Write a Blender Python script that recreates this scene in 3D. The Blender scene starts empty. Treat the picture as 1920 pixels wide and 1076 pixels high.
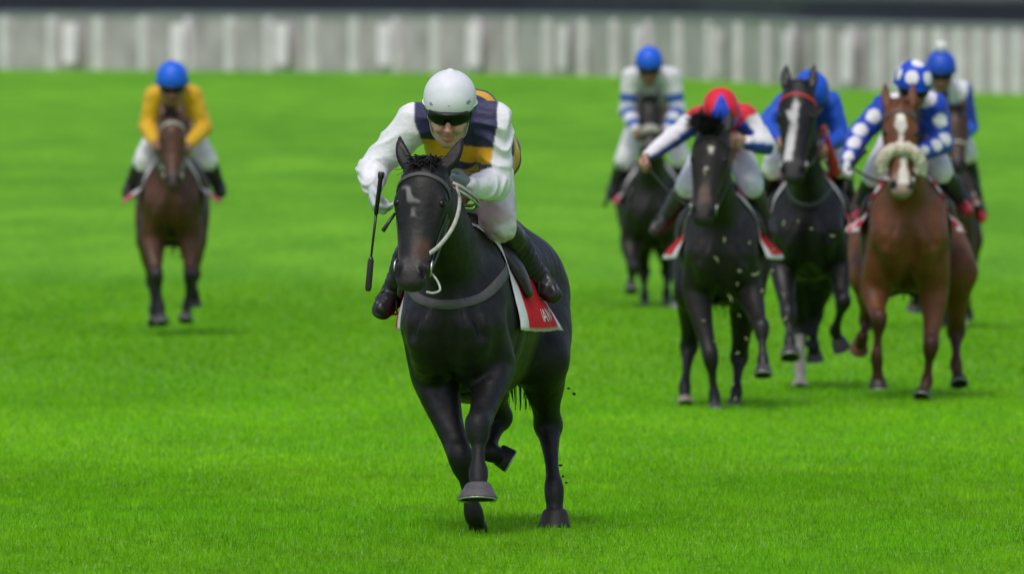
import bpy, math, random
import numpy as np
from mathutils import Vector, Matrix
from mathutils.bvhtree import BVHTree

random.seed(4)
RNG = np.random.default_rng(7)
S = bpy.context.scene
COL = S.collection

# ------------------------------------------------------------------ camera, sky, sun, exposure
F = 400.0 / 36.0 * 1920.0            # focal length in photo pixels (400 mm lens)
CAMZ = 2.2
cam_d = bpy.data.cameras.new('camera')
cam = bpy.data.objects.new('camera', cam_d)
COL.objects.link(cam)
S.camera = cam
cam_d.lens = 400.0
cam_d.sensor_width = 36.0
cam_d.clip_start = 1.0
cam_d.clip_end = 6000.0
cam.location = (0, 0, CAMZ)
cam.rotation_euler = (math.radians(90) - math.atan(438.0 / F), 0, 0)
cam_d.dof.use_dof = True
cam_d.dof.focus_distance = 52.25
cam_d.dof.aperture_fstop = 5.6

SUN_EL, SUN_AZ = math.radians(62), math.radians(200)   # azimuth: clockwise from +Y (away from camera)
world = bpy.data.worlds.new('World')
S.world = world
world.use_nodes = True
wn, wl = world.node_tree.nodes, world.node_tree.links
bg = wn['Background']
sky = wn.new('ShaderNodeTexSky')
sky.sky_type = 'NISHITA'
sky.sun_disc = False
sky.sun_elevation = SUN_EL
sky.sun_rotation = SUN_AZ
sky.air_density = 1.0
sky.dust_density = 3.0
hs = wn.new('ShaderNodeHueSaturation')
hs.inputs['Saturation'].default_value = 0.8
wl.new(sky.outputs[0], hs.inputs['Color'])
wl.new(hs.outputs[0], bg.inputs[0])
bg.inputs[1].default_value = 0.13
sun_d = bpy.data.lights.new('sun', 'SUN')
sun_d.energy = 1.3
sun_d.angle = math.radians(16)
sun_d.color = (1.0, 0.96, 0.9)
sun = bpy.data.objects.new('sun', sun_d)
COL.objects.link(sun)
sdir = Vector((math.sin(SUN_AZ) * math.cos(SUN_EL), math.cos(SUN_AZ) * math.cos(SUN_EL), math.sin(SUN_EL)))
sun.rotation_euler = sdir.to_track_quat('Z', 'Y').to_euler()
S.view_settings.view_transform = 'Standard'
S.view_settings.look = 'None'
S.view_settings.exposure = 0.22
S.view_settings.gamma = 1.0

# ------------------------------------------------------------------ small helpers
def A(*v):
    return np.array(v, dtype=np.float64)

def unit(v):
    v = np.asarray(v, float)
    return v / max(np.linalg.norm(v), 1e-9)

def lerp(a, b, t):
    return np.asarray(a) * (1 - t) + np.asarray(b) * t

def sstep(a, b, x):
    t = np.clip((x - a) / (b - a), 0, 1)
    return t * t * (3 - 2 * t)

_gy = np.arange(0, 1200, 2.0)
_gh = np.interp(_gy, [0, 54, 70, 106, 150, 200, 240, 251, 258, 274, 288, 305, 330, 1200],
                [0, 0, -.15, -.15, .38, .90, 1.22, 1.30, 1.46, 1.585, 1.69, 1.77, 1.85, 2.0])
_gh = np.convolve(np.pad(_gh, 3, mode='edge'), np.ones(7) / 7, mode='valid')

def ground_h(y):
    return np.interp(y, _gy, _gh)

def pix(px, py, Y):
    """world point seen at photo pixel (px, py) at depth Y metres"""
    return A((px - 960.0) * Y / F, Y, CAMZ - (py - 100.0) * Y / F)

def tag(o, label=None, cat=None, group=None, kind=None):
    if label: o['label'] = label
    if cat: o['category'] = cat
    if group: o['group'] = group
    if kind: o['kind'] = kind
    return o

def empty(name, loc):
    o = bpy.data.objects.new(name, None)
    COL.objects.link(o)
    o.location = loc
    o.empty_display_size = 0.2
    return o

def root_loc(o):
    v = Vector((0, 0, 0))
    while o is not None:
        v += o.location
        o = o.parent
    return np.array(v)

def mesh_obj(name, verts, faces, mat, parent=None, col=None, smooth=True, loc=None, n=None):
    """verts in world space; faces is an (m,3|4) array or a list of lists"""
    verts = np.asarray(verts, dtype=np.float32)
    me = bpy.data.meshes.new(name)
    off = root_loc(parent) if parent is not None else (np.zeros(3) if loc is None else np.asarray(loc, float))
    v = verts - off.astype(np.float32)
    if isinstance(faces, np.ndarray):
        k = faces.shape[1]
        me.vertices.add(len(v))
        me.vertices.foreach_set('co', v.ravel())
        me.loops.add(faces.size)
        me.loops.foreach_set('vertex_index', faces.astype(np.int32).ravel())
        me.polygons.add(len(faces))
        me.polygons.foreach_set('loop_start', np.arange(0, faces.size, k, dtype=np.int32))
        me.update(calc_edges=True)
        me.validate()
    else:
        me.from_pydata(v.tolist(), [], [list(f) for f in faces])
        me.update()
    me.polygons.foreach_set('use_smooth', np.full(len(me.polygons), smooth))
    if col is not None:
        c = np.ones((len(v), 4), dtype=np.float32)
        col = np.asarray(col, dtype=np.float32)
        c[:, :3] = col
        at = me.color_attributes.new('Col', 'FLOAT_COLOR', 'POINT')
        at.data.foreach_set('color', c.ravel())
    o = bpy.data.objects.new(name, me)
    COL.objects.link(o)
    if mat is not None:
        me.materials.append(mat)
    if parent is not None:
        o.parent = parent
    elif loc is not None:
        o.location = loc
    return o

# ------------------------------------------------------------------ implicit surfaces
class SDF:
    def __init__(self):
        self.ops = []
    def chain(self, pts, rad, k=0.03, side=None, sc=1.0, sub=3, cut=False):
        P = [np.asarray(p, float) for p in pts]
        R = list(rad)
        if len(P) > 2 and sub > 1:
            P, R = spline(P, R, sub)
        self.ops.append(('cut' if cut else 'add', P, R, k, None if side is None else unit(side), sc))
    def ball(self, p, r, k=0.03, side=None, sc=1.0, cut=False):
        self.chain([p, np.asarray(p) + A(0, 0, 1e-4)], [r, r], k, side, sc, 1, cut)
    def plane(self, p, nrm):
        """keep the side opposite to nrm"""
        self.ops.append(('plane', np.asarray(p, float), unit(nrm)))
    def mesh(self, h):
        lo = np.full(3, 1e9); hi = -lo
        for o in self.ops:
            if o[0] == 'add':
                for p, r in zip(o[1], o[2]):
                    lo = np.minimum(lo, p - r * 1.05); hi = np.maximum(hi, p + r * 1.05)
        lo -= 3.3 * h; hi += 3.3 * h
        n = np.ceil((hi - lo) / h).astype(int) + 1
        ax = [(lo[i] + h * np.arange(n[i])).astype(np.float32) for i in range(3)]
        f = np.full(n, 0.5, np.float32)
        for o in self.ops:
            if o[0] == 'plane':
                p, nr = o[1], o[2]
                d = ((ax[0] - p[0]) * nr[0])[:, None, None] + ((ax[1] - p[1]) * nr[1])[None, :, None] + ((ax[2] - p[2]) * nr[2])[None, None, :]
                f = np.maximum(f, d)
                continue
            kind, P, R, k, side, sc = o
            m = k + 2.5 * h
            rmx = max(R) * max(1, sc)
            bl = np.min(P, axis=0) - max(R) - m
            bh = np.max(P, axis=0) + max(R) + m
            i0 = np.clip(np.floor((bl - lo) / h).astype(int), 0, n - 1)
            i1 = np.clip(np.ceil((bh - lo) / h).astype(int) + 1, 1, n)
            sl = tuple(slice(a, b) for a, b in zip(i0, i1))
            X = ax[0][sl[0]][:, None, None]; Y = ax[1][sl[1]][None, :, None]; Z = ax[2][sl[2]][None, None, :]
            D = None
            for a, b, ra, rb in zip(P[:-1], P[1:], R[:-1], R[1:]):
                ba = b - a
                dx, dy, dz = X - np.float32(a[0]), Y - np.float32(a[1]), Z - np.float32(a[2])
                if side is not None:
                    g = np.float32(1.0 / sc - 1.0)
                    ds = (dx * np.float32(side[0]) + dy * np.float32(side[1]) + dz * np.float32(side[2]))
                    dx = dx + ds * (g * np.float32(side[0])); dy = dy + ds * (g * np.float32(side[1])); dz = dz + ds * (g * np.float32(side[2]))
                    ba = ba + side * (ba @ side) * float(g)
                L = float(ba @ ba) + 1e-12
                t = np.clip((dx * np.float32(ba[0] / L) + dy * np.float32(ba[1] / L) + dz * np.float32(ba[2] / L)), 0, 1)
                qx = dx - t * np.float32(ba[0]); qy = dy - t * np.float32(ba[1]); qz = dz - t * np.float32(ba[2])
                ln = np.sqrt(qx * qx + qy * qy + qz * qz)
                d = ln - (np.float32(ra) + t * np.float32(rb - ra))
                if side is not None:
                    c = (qx * np.float32(side[0]) + qy * np.float32(side[1]) + qz * np.float32(side[2])) / np.maximum(ln, 1e-6)
                    d = d / np.sqrt(1 + np.float32(1.0 / sc ** 2 - 1.0) * c * c)
                D = d if D is None else np.minimum(D, d)
            V = f[sl]
            if kind == 'add':
                hh = np.maximum(k - np.abs(V - D), 0) / k
                f[sl] = np.minimum(V, D) - hh * hh * (k * 0.25)
            else:
                D = -D
                hh = np.maximum(k - np.abs(V - D), 0) / k
                f[sl] = np.maximum(V, D) + hh * hh * (k * 0.25)
        return nets(f, lo, h)

def spline(P, R, sub):
    P = [np.append(p, r) for p, r in zip(P, R)]
    Q = [2 * P[0] - P[1]] + P + [2 * P[-1] - P[-2]]
    out = []
    for i in range(1, len(Q) - 2):
        p0, p1, p2, p3 = Q[i - 1:i + 3]
        for j in range(sub):
            t = j / sub
            out.append(0.5 * (2 * p1 + (p2 - p0) * t + (2 * p0 - 5 * p1 + 4 * p2 - p3) * t * t + (3 * p1 - p0 - 3 * p2 + p3) * t ** 3))
    out.append(P[-1])
    return [o[:3] for o in out], [max(float(o[3]), 0.001) for o in out]

def nets(f, lo, h):
    s = f < 0
    nx, ny, nz = f.shape
    cs = np.zeros((nx - 1, ny - 1, nz - 1), np.uint8)
    for i in (0, 1):
        for j in (0, 1):
            for k in (0, 1):
                cs += s[i:nx - 1 + i, j:ny - 1 + j, k:nz - 1 + k]
    act = (cs > 0) & (cs < 8)
    idx = np.argwhere(act)
    vid = np.full(act.shape, -1, np.int32)
    vid[act] = np.arange(len(idx))
    c = {}
    for i in (0, 1):
        for j in (0, 1):
            for k in (0, 1):
                c[(i, j, k)] = f[idx[:, 0] + i, idx[:, 1] + j, idx[:, 2] + k]
    acc = np.zeros((len(idx), 3)); cnt = np.zeros(len(idx))
    keys = list(c)
    for a in keys:
        for axx in range(3):
            if a[axx] == 0:
                b = list(a); b[axx] = 1; b = tuple(b)
                fa, fb = c[a], c[b]
                m = (fa < 0) != (fb < 0)
                t = np.where(m, fa / np.where(fa == fb, 1, fa - fb), 0)
                p = np.tile(np.array(a, float), (len(idx), 1))
                p[:, axx] = t
                acc += np.where(m[:, None], p, 0); cnt += m
    v = lo + h * (idx + acc / cnt[:, None])
    quads = []
    for axx in range(3):
        o1, o2 = [(1, 2), (2, 0), (0, 1)][axx]
        a0 = [slice(None)] * 3; a1 = [slice(None)] * 3
        a0[axx] = slice(0, -1); a1[axx] = slice(1, None)
        d = s[tuple(a0)] != s[tuple(a1)]
        e = np.argwhere(d)
        e = e[(e[:, o1] > 0) & (e[:, o2] > 0) & (e[:, o1] < f.shape[o1] - 1) & (e[:, o2] < f.shape[o2] - 1)]
        def cell(da, db):
            q = e.copy(); q[:, o1] -= da; q[:, o2] -= db
            return vid[q[:, 0], q[:, 1], q[:, 2]]
        q = np.stack([cell(1, 1), cell(0, 1), cell(0, 0), cell(1, 0)], 1)
        ins = s[e[:, 0], e[:, 1], e[:, 2]]
        q[~ins] = q[~ins][:, ::-1]
        quads.append(q)
    return v, np.concatenate(quads)

def relax(v, q, it=1, lam=0.5):
    """light Laplacian smoothing of a quad mesh"""
    e = np.concatenate([q[:, [0, 1]], q[:, [1, 2]], q[:, [2, 3]], q[:, [3, 0]]])
    for _ in range(it):
        s = np.zeros_like(v); n = np.zeros(len(v))
        np.add.at(s, e[:, 0], v[e[:, 1]]); np.add.at(n, e[:, 0], 1)
        np.add.at(s, e[:, 1], v[e[:, 0]]); np.add.at(n, e[:, 1], 1)
        v = v + lam * (s / n[:, None] - v)
    return v

def normals(v, q):
    n = np.cross(v[q[:, 2]] - v[q[:, 0]], v[q[:, 3]] - v[q[:, 1]])
    o = np.zeros_like(v)
    for i in range(4):
        np.add.at(o, q[:, i], n)
    return o / np.maximum(np.linalg.norm(o, axis=1), 1e-9)[:, None]

def waves(p, freq, seed, n=7, stretch=(1, 1, 1)):
    r = np.random.default_rng(seed)
    o = np.zeros(len(p))
    for _ in range(n):
        k = r.normal(size=3) * freq * np.array(stretch)
        o += np.sin(p @ k + r.uniform(0, 6.28))
    return o / math.sqrt(n)

def segdist(p, a, b):
    ba = b - a
    t = np.clip(((p - a) @ ba) / (ba @ ba), 0, 1)
    return t, np.linalg.norm(p - a - t[:, None] * ba, axis=1)

def tube(path, rad, sides=8, flat=None):
    """closed tapered tube; flat=(dir, factor) squashes it along dir"""
    P = [np.asarray(p, float) for p in path]
    rad = list(rad) if hasattr(rad, '__len__') else [rad] * len(P)
    V, Fc = [], []
    ref = A(0.3, 0.2, 1)
    for i, p in enumerate(P):
        d = unit(P[min(i + 1, len(P) - 1)] - P[max(i - 1, 0)])
        u = unit(np.cross(d, ref))
        if i and u @ pu < 0: u = -u
        u = unit(u if i == 0 else (pu - d * (pu @ d)))
        w = np.cross(d, u); pu = u
        for j in range(sides):
            a = 2 * math.pi * j / sides
            o = rad[i] * (math.cos(a) * u + math.sin(a) * w)
            if flat is not None:
                fd = unit(flat[0]); o = o - fd * (o @ fd) * (1 - flat[1])
            V.append(p + o)
    for i in range(len(P) - 1):
        for j in range(sides):
            a, b = i * sides + j, i * sides + (j + 1) % sides
            Fc.append([a, b, b + sides, a + sides])
    Fc.append(list(range(sides))[::-1])
    Fc.append([(len(P) - 1) * sides + j for j in range(sides)])
    return V, Fc

def merge(parts):
    V, Fc = [], []
    for v, f in parts:
        o = len(V)
        V.extend(list(v)); Fc.extend([[i + o for i in q] for q in f])
    return V, Fc

def smooth_path(pts, sub=6):
    P, _ = spline([np.asarray(p, float) for p in pts], [1] * len(pts), sub)
    return P

def strap(pts, nrms, width, thick):
    """flat leather strap along pts lying on a surface with normals nrms"""
    V, Fc = [], []
    n = len(pts)
    for i in range(n):
        d = unit(pts[min(i + 1, n - 1)] - pts[max(i - 1, 0)])
        nn = unit(nrms[i] - d * (nrms[i] @ d))
        w = np.cross(d, nn) * width * 0.5
        for a, b in ((-1, 0), (-.8, 1), (.8, 1), (1, 0)):
            V.append(pts[i] + w * a + nn * thick * b)
    for i in range(n - 1):
        for j in range(4):
            a, b = i * 4 + j, i * 4 + (j + 1) % 4
            Fc.append([a, b, b + 4, a + 4])
    Fc += [[3, 2, 1, 0], [n * 4 - 4, n * 4 - 3, n * 4 - 2, n * 4 - 1]]
    return V, Fc

def on_surface(bvh, pts, off=0.003):
    out, nr = [], []
    for p in pts:
        l, n, _, _ = bvh.find_nearest(Vector(p))
        l, n = np.array(l), np.array(n)
        out.append(l + n * off); nr.append(n)
    for _ in range(2):
        nr = [unit(nr[max(i - 1, 0)] + nr[i] + nr[min(i + 1, len(nr) - 1)]) for i in range(len(nr))]
        out = [out[0]] + [0.25 * out[i - 1] + .5 * out[i] + .25 * out[i + 1] for i in range(1, len(out) - 1)] + [out[-1]]
    return out, nr

# ------------------------------------------------------------------ materials
def mat_new(name):
    m = bpy.data.materials.new(name)
    m.use_nodes = True
    return m, m.node_tree.nodes, m.node_tree.links, m.node_tree.nodes['Principled BSDF']

def mat_attr(name, rough=0.5, spec=0.5, sheen=0.0, nscale=30.0, namt=0.15, bscale=200.0, bump=0.0, stretch=(1, 1, 1), coat=0.0, bdist=0.002):
    """vertex colour modulated by procedural noise"""
    m, n, l, b = mat_new(name)
    at = n.new('ShaderNodeAttribute'); at.attribute_name = 'Col'
    tc = n.new('ShaderNodeTexCoord')
    mp = n.new('ShaderNodeMapping'); mp.inputs['Scale'].default_value = stretch
    l.new(tc.outputs['Object'], mp.inputs[0])
    nz = n.new('ShaderNodeTexNoise'); nz.inputs['Scale'].default_value = nscale; nz.inputs['Detail'].default_value = 4
    l.new(mp.outputs[0], nz.inputs['Vector'])
    mr = n.new('ShaderNodeMapRange')
    mr.inputs['To Min'].default_value = 1 - namt; mr.inputs['To Max'].default_value = 1 + namt
    mr.inputs['From Min'].default_value = .25; mr.inputs['From Max'].default_value = .75
    l.new(nz.outputs[0], mr.inputs[0])
    mx = n.new('ShaderNodeVectorMath'); mx.operation = 'SCALE'
    l.new(at.outputs['Color'], mx.inputs[0]); l.new(mr.outputs[0], mx.inputs['Scale'])
    l.new(mx.outputs[0], b.inputs['Base Color'])
    b.inputs['Roughness'].default_value = rough
    b.inputs['Specular IOR Level'].default_value = spec
    b.inputs['Sheen Weight'].default_value = sheen
    b.inputs['Coat Weight'].default_value = coat
    if bump:
        nb = n.new('ShaderNodeTexNoise'); nb.inputs['Scale'].default_value = bscale; nb.inputs['Detail'].default_value = 3
        l.new(mp.outputs[0], nb.inputs['Vector'])
        bp = n.new('ShaderNodeBump'); bp.inputs['Strength'].default_value = bump; bp.inputs['Distance'].default_value = bdist
        l.new(nb.outputs[0], bp.inputs['Height']); l.new(bp.outputs[0], b.inputs['Normal'])
    return m

def mat_plain(name, col, rough=0.5, metal=0.0, spec=0.5, namt=0.2, nscale=40.0, bump=0.15):
    m, n, l, b = mat_new(name)
    tc = n.new('ShaderNodeTexCoord')
    nz = n.new('ShaderNodeTexNoise'); nz.inputs['Scale'].default_value = nscale; nz.inputs['Detail'].default_value = 4
    l.new(tc.outputs['Object'], nz.inputs['Vector'])
    cr = n.new('ShaderNodeValToRGB')
    cr.color_ramp.elements[0].position = .3; cr.color_ramp.elements[1].position = .7
    cr.color_ramp.elements[0].color = (*[c * (1 - namt) for c in col], 1)
    cr.color_ramp.elements[1].color = (*[min(1, c * (1 + namt)) for c in col], 1)
    l.new(nz.outputs[0], cr.inputs[0]); l.new(cr.outputs[0], b.inputs['Base Color'])
    b.inputs['Roughness'].default_value = rough
    b.inputs['Metallic'].default_value = metal
    b.inputs['Specular IOR Level'].default_value = spec
    if bump:
        bp = n.new('ShaderNodeBump'); bp.inputs['Strength'].default_value = bump; bp.inputs['Distance'].default_value = .003
        l.new(nz.outputs[0], bp.inputs['Height']); l.new(bp.outputs[0], b.inputs['Normal'])
    return m

M_COAT = mat_attr('horse_coat', rough=.44, spec=.32, sheen=.0, nscale=9, namt=.28, bscale=13, bump=.42, bdist=.02)
_n, _l = M_COAT.node_tree.nodes, M_COAT.node_tree.links
_z = _n.new('ShaderNodeTexNoise'); _z.inputs['Scale'].default_value = 5; _z.inputs['Detail'].default_value = 6
_t = _n.new('ShaderNodeTexCoord'); _l.new(_t.outputs['Object'], _z.inputs['Vector'])
_m = _n.new('ShaderNodeMapRange'); _m.inputs['From Min'].default_value = .3; _m.inputs['From Max'].default_value = .7
_m.inputs['To Min'].default_value = .38; _m.inputs['To Max'].default_value = .64
_l.new(_z.outputs[0], _m.inputs[0]); _l.new(_m.outputs[0], _n['Principled BSDF'].inputs['Roughness'])
M_HAIR = mat_attr('horse_hair', rough=.5, spec=.4, nscale=60, namt=.3)
M_HOOF = mat_attr('hoof_horn', rough=.55, spec=.4, nscale=40, namt=.25)
M_SKIN = mat_attr('skin', rough=.5, spec=.4, nscale=60, namt=.1)
M_SILK = mat_attr('racing_silks', rough=.55, spec=.3, sheen=.12, nscale=20, namt=.06, bscale=26, bump=.45, bdist=.012)
M_BREECH = mat_attr('breeches_cloth', rough=.7, spec=.2, nscale=14, namt=.12, bscale=35, bump=.4, bdist=.008)
M_BOOT = mat_attr('boot_leather', rough=.34, spec=.36, nscale=30, namt=.2, bscale=30, bump=.4, bdist=.008)
M_CAP = mat_attr('helmet_cover', rough=.45, spec=.4, nscale=25, namt=.05, bscale=60, bump=.12)
M_CLOTH = mat_attr('saddle_cloth_fabric', rough=.75, spec=.2, nscale=25, namt=.1, bscale=40, bump=.3, bdist=.006)
M_LEATHER = mat_plain('black_leather', (.02, .018, .018), rough=.42)
M_GREYSTRAP = mat_plain('grey_webbing', (.065, .063, .065), rough=.6)
M_TANREIN = mat_plain('pale_rein', (.36, .35, .30), rough=.6)
M_WHITEREIN = mat_plain('white_strap', (.42, .41, .37), rough=.6)
M_REDSTRAP = mat_plain('red_strap', (.45, .03, .03), rough=.55)
M_STEEL = mat_plain('steel', (.55, .54, .5), rough=.35, metal=1.0, bump=.05)
M_EYE = mat_plain('eye_glossy', (.006, .004, .004), rough=.2, spec=.3, bump=0)
M_LENS = mat_plain('goggle_lens', (.004, .005, .006), rough=.16, spec=.25, bump=0)
M_FLEECE = mat_plain('sheepskin', (.58, .53, .42), rough=.95, nscale=90, bump=.9, spec=.1)
M_TEXT = mat_plain('white_print', (.75, .73, .74), rough=.7, bump=0)
M_SHOE = mat_plain('aluminium_shoe', (.5, .5, .5), rough=.4, metal=.8, bump=.05)
M_SKINHAND = M_SKIN

# ------------------------------------------------------------------ horse
def make_horse(sp):
    d0 = sp['d']
    yaw = math.radians(sp.get('yaw', 0))
    U = A(math.cos(yaw), -math.sin(yaw), 0)
    V = A(math.sin(yaw), math.cos(yaw), 0)
    W = A(0, 0, 1)
    b = sp['b']
    cc = pix(sp['cx'], 600, d0 - .25)            # chest centre line
    O = A(cc[0], d0 - .25, sp['zc']) + V * .25
    def L(u, v, w):
        return O + (U * u + V * v + W * w) * b
    def Q(t):
        return pix(t[0], t[1], d0 + t[2])
    ls = sp.get('ls', 1.0)
    g = SDF()
    # trunk
    g.chain([L(0, -.12, .0), L(0, .2, -.03), L(0, .55, -.03), L(0, .9, .04)], [r * b for r in (.265, .37, .37, .30)], .08, U, .80, 3)
    g.chain([L(0, -.10, .08), L(0, -.26, .03)], [.24 * b, .165 * b], .06, U, .9)
    g.chain([L(0, -.1, .22), L(0, .08, .33), L(0, .45, .30), L(0, .8, .33), L(0, 1.05, .29), L(0, 1.24, .14)],
            [r * b for r in (.15, .09, .10, .15, .15, .09)], .10, None, 1, 6)
    J = {}
    for k in ('RF', 'LF', 'RH', 'LH'):
        J[k] = [Q(t) for t in sp[k]]
    for s, kf, kh in ((-1, 'RF', 'RH'), (1, 'LF', 'LH')):
        e, kn, ft, hf = J[kf]
        # shoulder blade, breast muscle, upper arm
        su = sp.get('su', .155)
        g.chain([L(s * .10, .06, .30), L(s * su, -.10, .14), L(s * su, -.25, -.02)], [r * b for r in (.09, .125, .13)], .035, U, .8)
        g.chain([L(s * .15, .14, .16), L(s * (su + .04), .06, .0), lerp(L(s * su, .0, -.1), e, .7)], [r * b for r in (.10, .11, .09)], .03, U, .8, 3)
        g.chain([L(s * .05, -.27, .12), L(s * .085, -.335, -.04), L(s * .085, -.26, -.19), L(s * .10, -.16, -.28)], [r * b for r in (.075, .115, .10, .07)], .025)
        sh = L(s * (su - .01), -.20, -.05)
        m1 = lerp(e, kn, .45) + A(s * .006, .01, 0)
        g.chain([sh, lerp(sh, e, .6), e, m1, lerp(e, kn, .8)], [.12 * b, .118 * b, .098 * ls, .066 * ls, .050 * ls], .03, None, 1, 5)
        g.chain([lerp(sh, e, .7) + U * s * .03, lerp(e, kn, .2) + U * s * .035 - V * .03, lerp(e, kn, .65) + U * s * .012 - V * .012], [.06 * ls, .052 * ls, .034 * ls], .015, None, 1, 3)
        g.chain([L(s * .10, -.36, .20), L(s * .13, -.42, .06), L(s * .155, -.40, -.08)], [.022 * b, .018 * b, .004 * b], .05, None, 1, 3, cut=True)
        # knee, cannon, fetlock, pastern
        dz = unit(ft - kn)
        g.chain([lerp(e, kn, .8), kn - dz * .035, kn + dz * .02, lerp(kn, ft, .33), lerp(kn, ft, .7), ft, lerp(ft, hf, .45), lerp(ft, hf, .7)],
                [.049 * ls, .054 * ls, .046 * ls, .030 * ls, .028 * ls, .041 * ls, .034 * ls, .041 * ls], .018, None, 1, 5)
        # tendon behind cannon
        bk = unit(np.cross(U, dz)); bk = bk if bk @ V > 0 else -bk
        g.chain([kn + dz * .03 + bk * .026, lerp(kn, ft, .5) + bk * .028, ft + bk * .018], [.020 * ls, .016 * ls, .024 * ls], .012, None, 1, 2)
        # hindquarter
        st, hk, hft, hhf = J[kh]
        g.chain([L(s * .10, .70, .19), L(s * .12, .98, .15), L(s * .13, 1.15, -.03)], [r * b for r in (.18, .215, .18)], .07, None, 1, 6)
        g.chain([L(s * .15, 1.0, .05), lerp(L(s * .15, 1.0, .05), st, .55), st], [.20 * b, .18 * b, .135 * b], .06, None, 1, 6)
        g.chain([st, lerp(st, hk, .35) + V * .02, lerp(st, hk, .7), hk], [.125 * b, .092 * ls, .062 * ls, .056 * ls], .05, None, 1, 6)
        g.chain([L(s * .145, 1.15, -.08), lerp(L(s * .145, 1.15, -.08), hk, .5)], [.13 * b, .055 * ls], .06)
        pd = unit(unit(hk - st) - unit(hft - hk))         # point of hock
        g.chain([hk, hk + pd * .045], [.045 * ls, .030 * ls], .02)
        g.chain([hk, lerp(hk, hft, .2), lerp(hk, hft, .5), lerp(hk, hft, .75), hft, lerp(hft, hhf, .45), lerp(hft, hhf, .7)],
                [.057 * ls, .044 * ls, .031 * ls, .030 * ls, .042 * ls, .035 * ls, .043 * ls], .03, None, 1, 5)
    g.chain([L(0, -.46, .14), L(0, -.47, -.02), L(0, -.42, -.20)], [.02 * b, .045 * b, .04 * b], .05, None, 1, 3, cut=True)
    # head frame
    po, no = Q(sp['poll']), Q(sp['nose'])
    a = unit(no - po)
    hsx = np.linalg.norm(no - po) / .62
    hw = sp.get('hw', 1.0)
    n0 = A(0, -1, 0); n0 = unit(n0 - a * (n0 @ a))
    tr = math.radians(sp.get('turn', 0))
    s0 = np.cross(n0, a)
    nf = unit(n0 * math.cos(tr) + s0 * math.sin(tr))
    sd = np.cross(nf, a)
    def H(t, s, n):
        return po + (a * t + sd * (s * hw) + nf * n) * hsx
    # neck
    nb = sp.get('nb', 1.0)
    n1, n2 = L(0, .02, .14), L(0, -.16, .20)
    n4 = H(.07, 0, -.095)
    n3 = lerp(n2, n4, .55) + W * sp.get('arch', .05)
    g.chain([n1, n2, n3, n4], [.27 * b, .235 * b * nb, .165 * b * nb, .105 * hsx], .07, sd * .4 + U * .6, .62, 4)
    q = hsx
    g.chain([H(.0, 0, -.055), H(.10, 0, -.04), H(.2, 0, -.048), H(.32, 0, -.045), H(.44, 0, -.035), H(.54, 0, -.028), H(.585, 0, -.03)],
            [r * q for r in (.084, .100, .099, .080, .066, .060, .056)], .03, sd, 1.04 * hw, 3)
    for s in (-1, 1):
        g.chain([H(.12, s * .035, -.13), H(.23, s * .04, -.145), H(.38, s * .025, -.105), H(.53, s * .008, -.07)], [r * q for r in (.058, .062, .042, .036)], .035, None, 1, 3)
        g.chain([H(.145, s * .074, .0), H(.185, s * .086, -.008), H(.25, s * .072, -.02), H(.36, s * .054, -.035)], [r * q for r in (.024, .032, .024, .016)], .02, None, 1, 3)
        g.ball(H(.195, s * .112, .008), .016 * q, .012, cut=True)
        g.chain([H(.515, s * .036, .002), H(.555, s * .046, .002), H(.588, s * .040, -.010)], [r * q for r in (.024, .033, .027)], .02)
        g.chain([H(.535, s * .046, .034), H(.565, s * .058, .022), H(.582, s * .054, .006)], [.015 * q, .019 * q, .012 * q], .006, None, 1, 3, cut=True)
        et = sp.get('eartip', .085)
        g.chain([H(.0, s * .055, -.045), H(-.055, s * lerp(.07, et, .35), -.05), H(-.12, s * lerp(.075, et, .75), -.05), H(-.19, s * et, -.055 + sp.get('earback', 0))],
                [r * q for r in (.032, .038, .030, .007)], .015, nf, .7, 3)
        g.chain([H(-.03, s * .068, -.018), H(-.07, s * lerp(.072, et, .45), -.016), H(-.125, s * lerp(.075, et, .8), -.026)], [r * q for r in (.014, .021, .010)], .008, None, 1, 3, cut=True)
    g.chain([H(.595, -.022, -.022), H(.595, .022, -.022)], [.034 * q, .034 * q], .02)
    g.chain([H(.575, -.015, -.075), H(.575, .015, -.075)], [.027 * q, .027 * q], .02)
    g.chain([H(.60, -.06, -.055), H(.612, 0, -.052), H(.60, .06, -.055)], [.006 * q] * 3, .01, None, 1, 3, cut=True)
    v, f = g.mesh(sp.get('vox', .0125))
    v = relax(v, f, 3, .45)
    # coat colours: markings, and nostril hollows darkened in the colour
    base = np.array(sp['coat'])
    c = np.tile(base, (len(v), 1))
    pts = np.array(sp.get('points', base))
    for k in ('RF', 'LF', 'RH', 'LH'):
        kn, ft, hf = J[k][1], J[k][2], J[k][3]
        t1, d1 = segdist(v, lerp(J[k][0], kn, .55), kn)
        _, d2 = segdist(v, kn, ft); _, d3 = segdist(v, ft, hf)
        low = np.maximum(sstep(.10, .06, np.minimum(d2, d3)), sstep(.12, .07, d1) * sstep(.1, 1, t1))
        c = c + (pts - c) * low[:, None]
        if k in sp.get('socks', ()):
            _, ds = segdist(v, lerp(kn, ft, .45), hf)
            c = c + (A(.5, .44, .37) - c) * sstep(.085, .07, ds)[:, None]
    rel = v - po
    t = rel @ a / q; s_ = rel @ sd / (q * hw); n_ = rel @ nf / q
    hd = (np.abs(s_) < .16) & (n_ > -.22) & (t > -.03) & (t < .7)
    wob = waves(v, 40, 3) * .004
    def paint(mask, colr):
        nonlocal c
        mk = (mask * hd)[:, None]
        c = c + (np.array(colr) - c) * mk
    paint(sstep(.43, .56, t + wob), sp.get('muzzle', pts))
    for s in (-1, 1):
        dn = np.linalg.norm(v - H(.562, s * .05, .010), axis=1)
        paint(sstep(.040, .024, dn), (.004, .0035, .0035))  # blackens the carved nostril hollow and its rim in the colour
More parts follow.
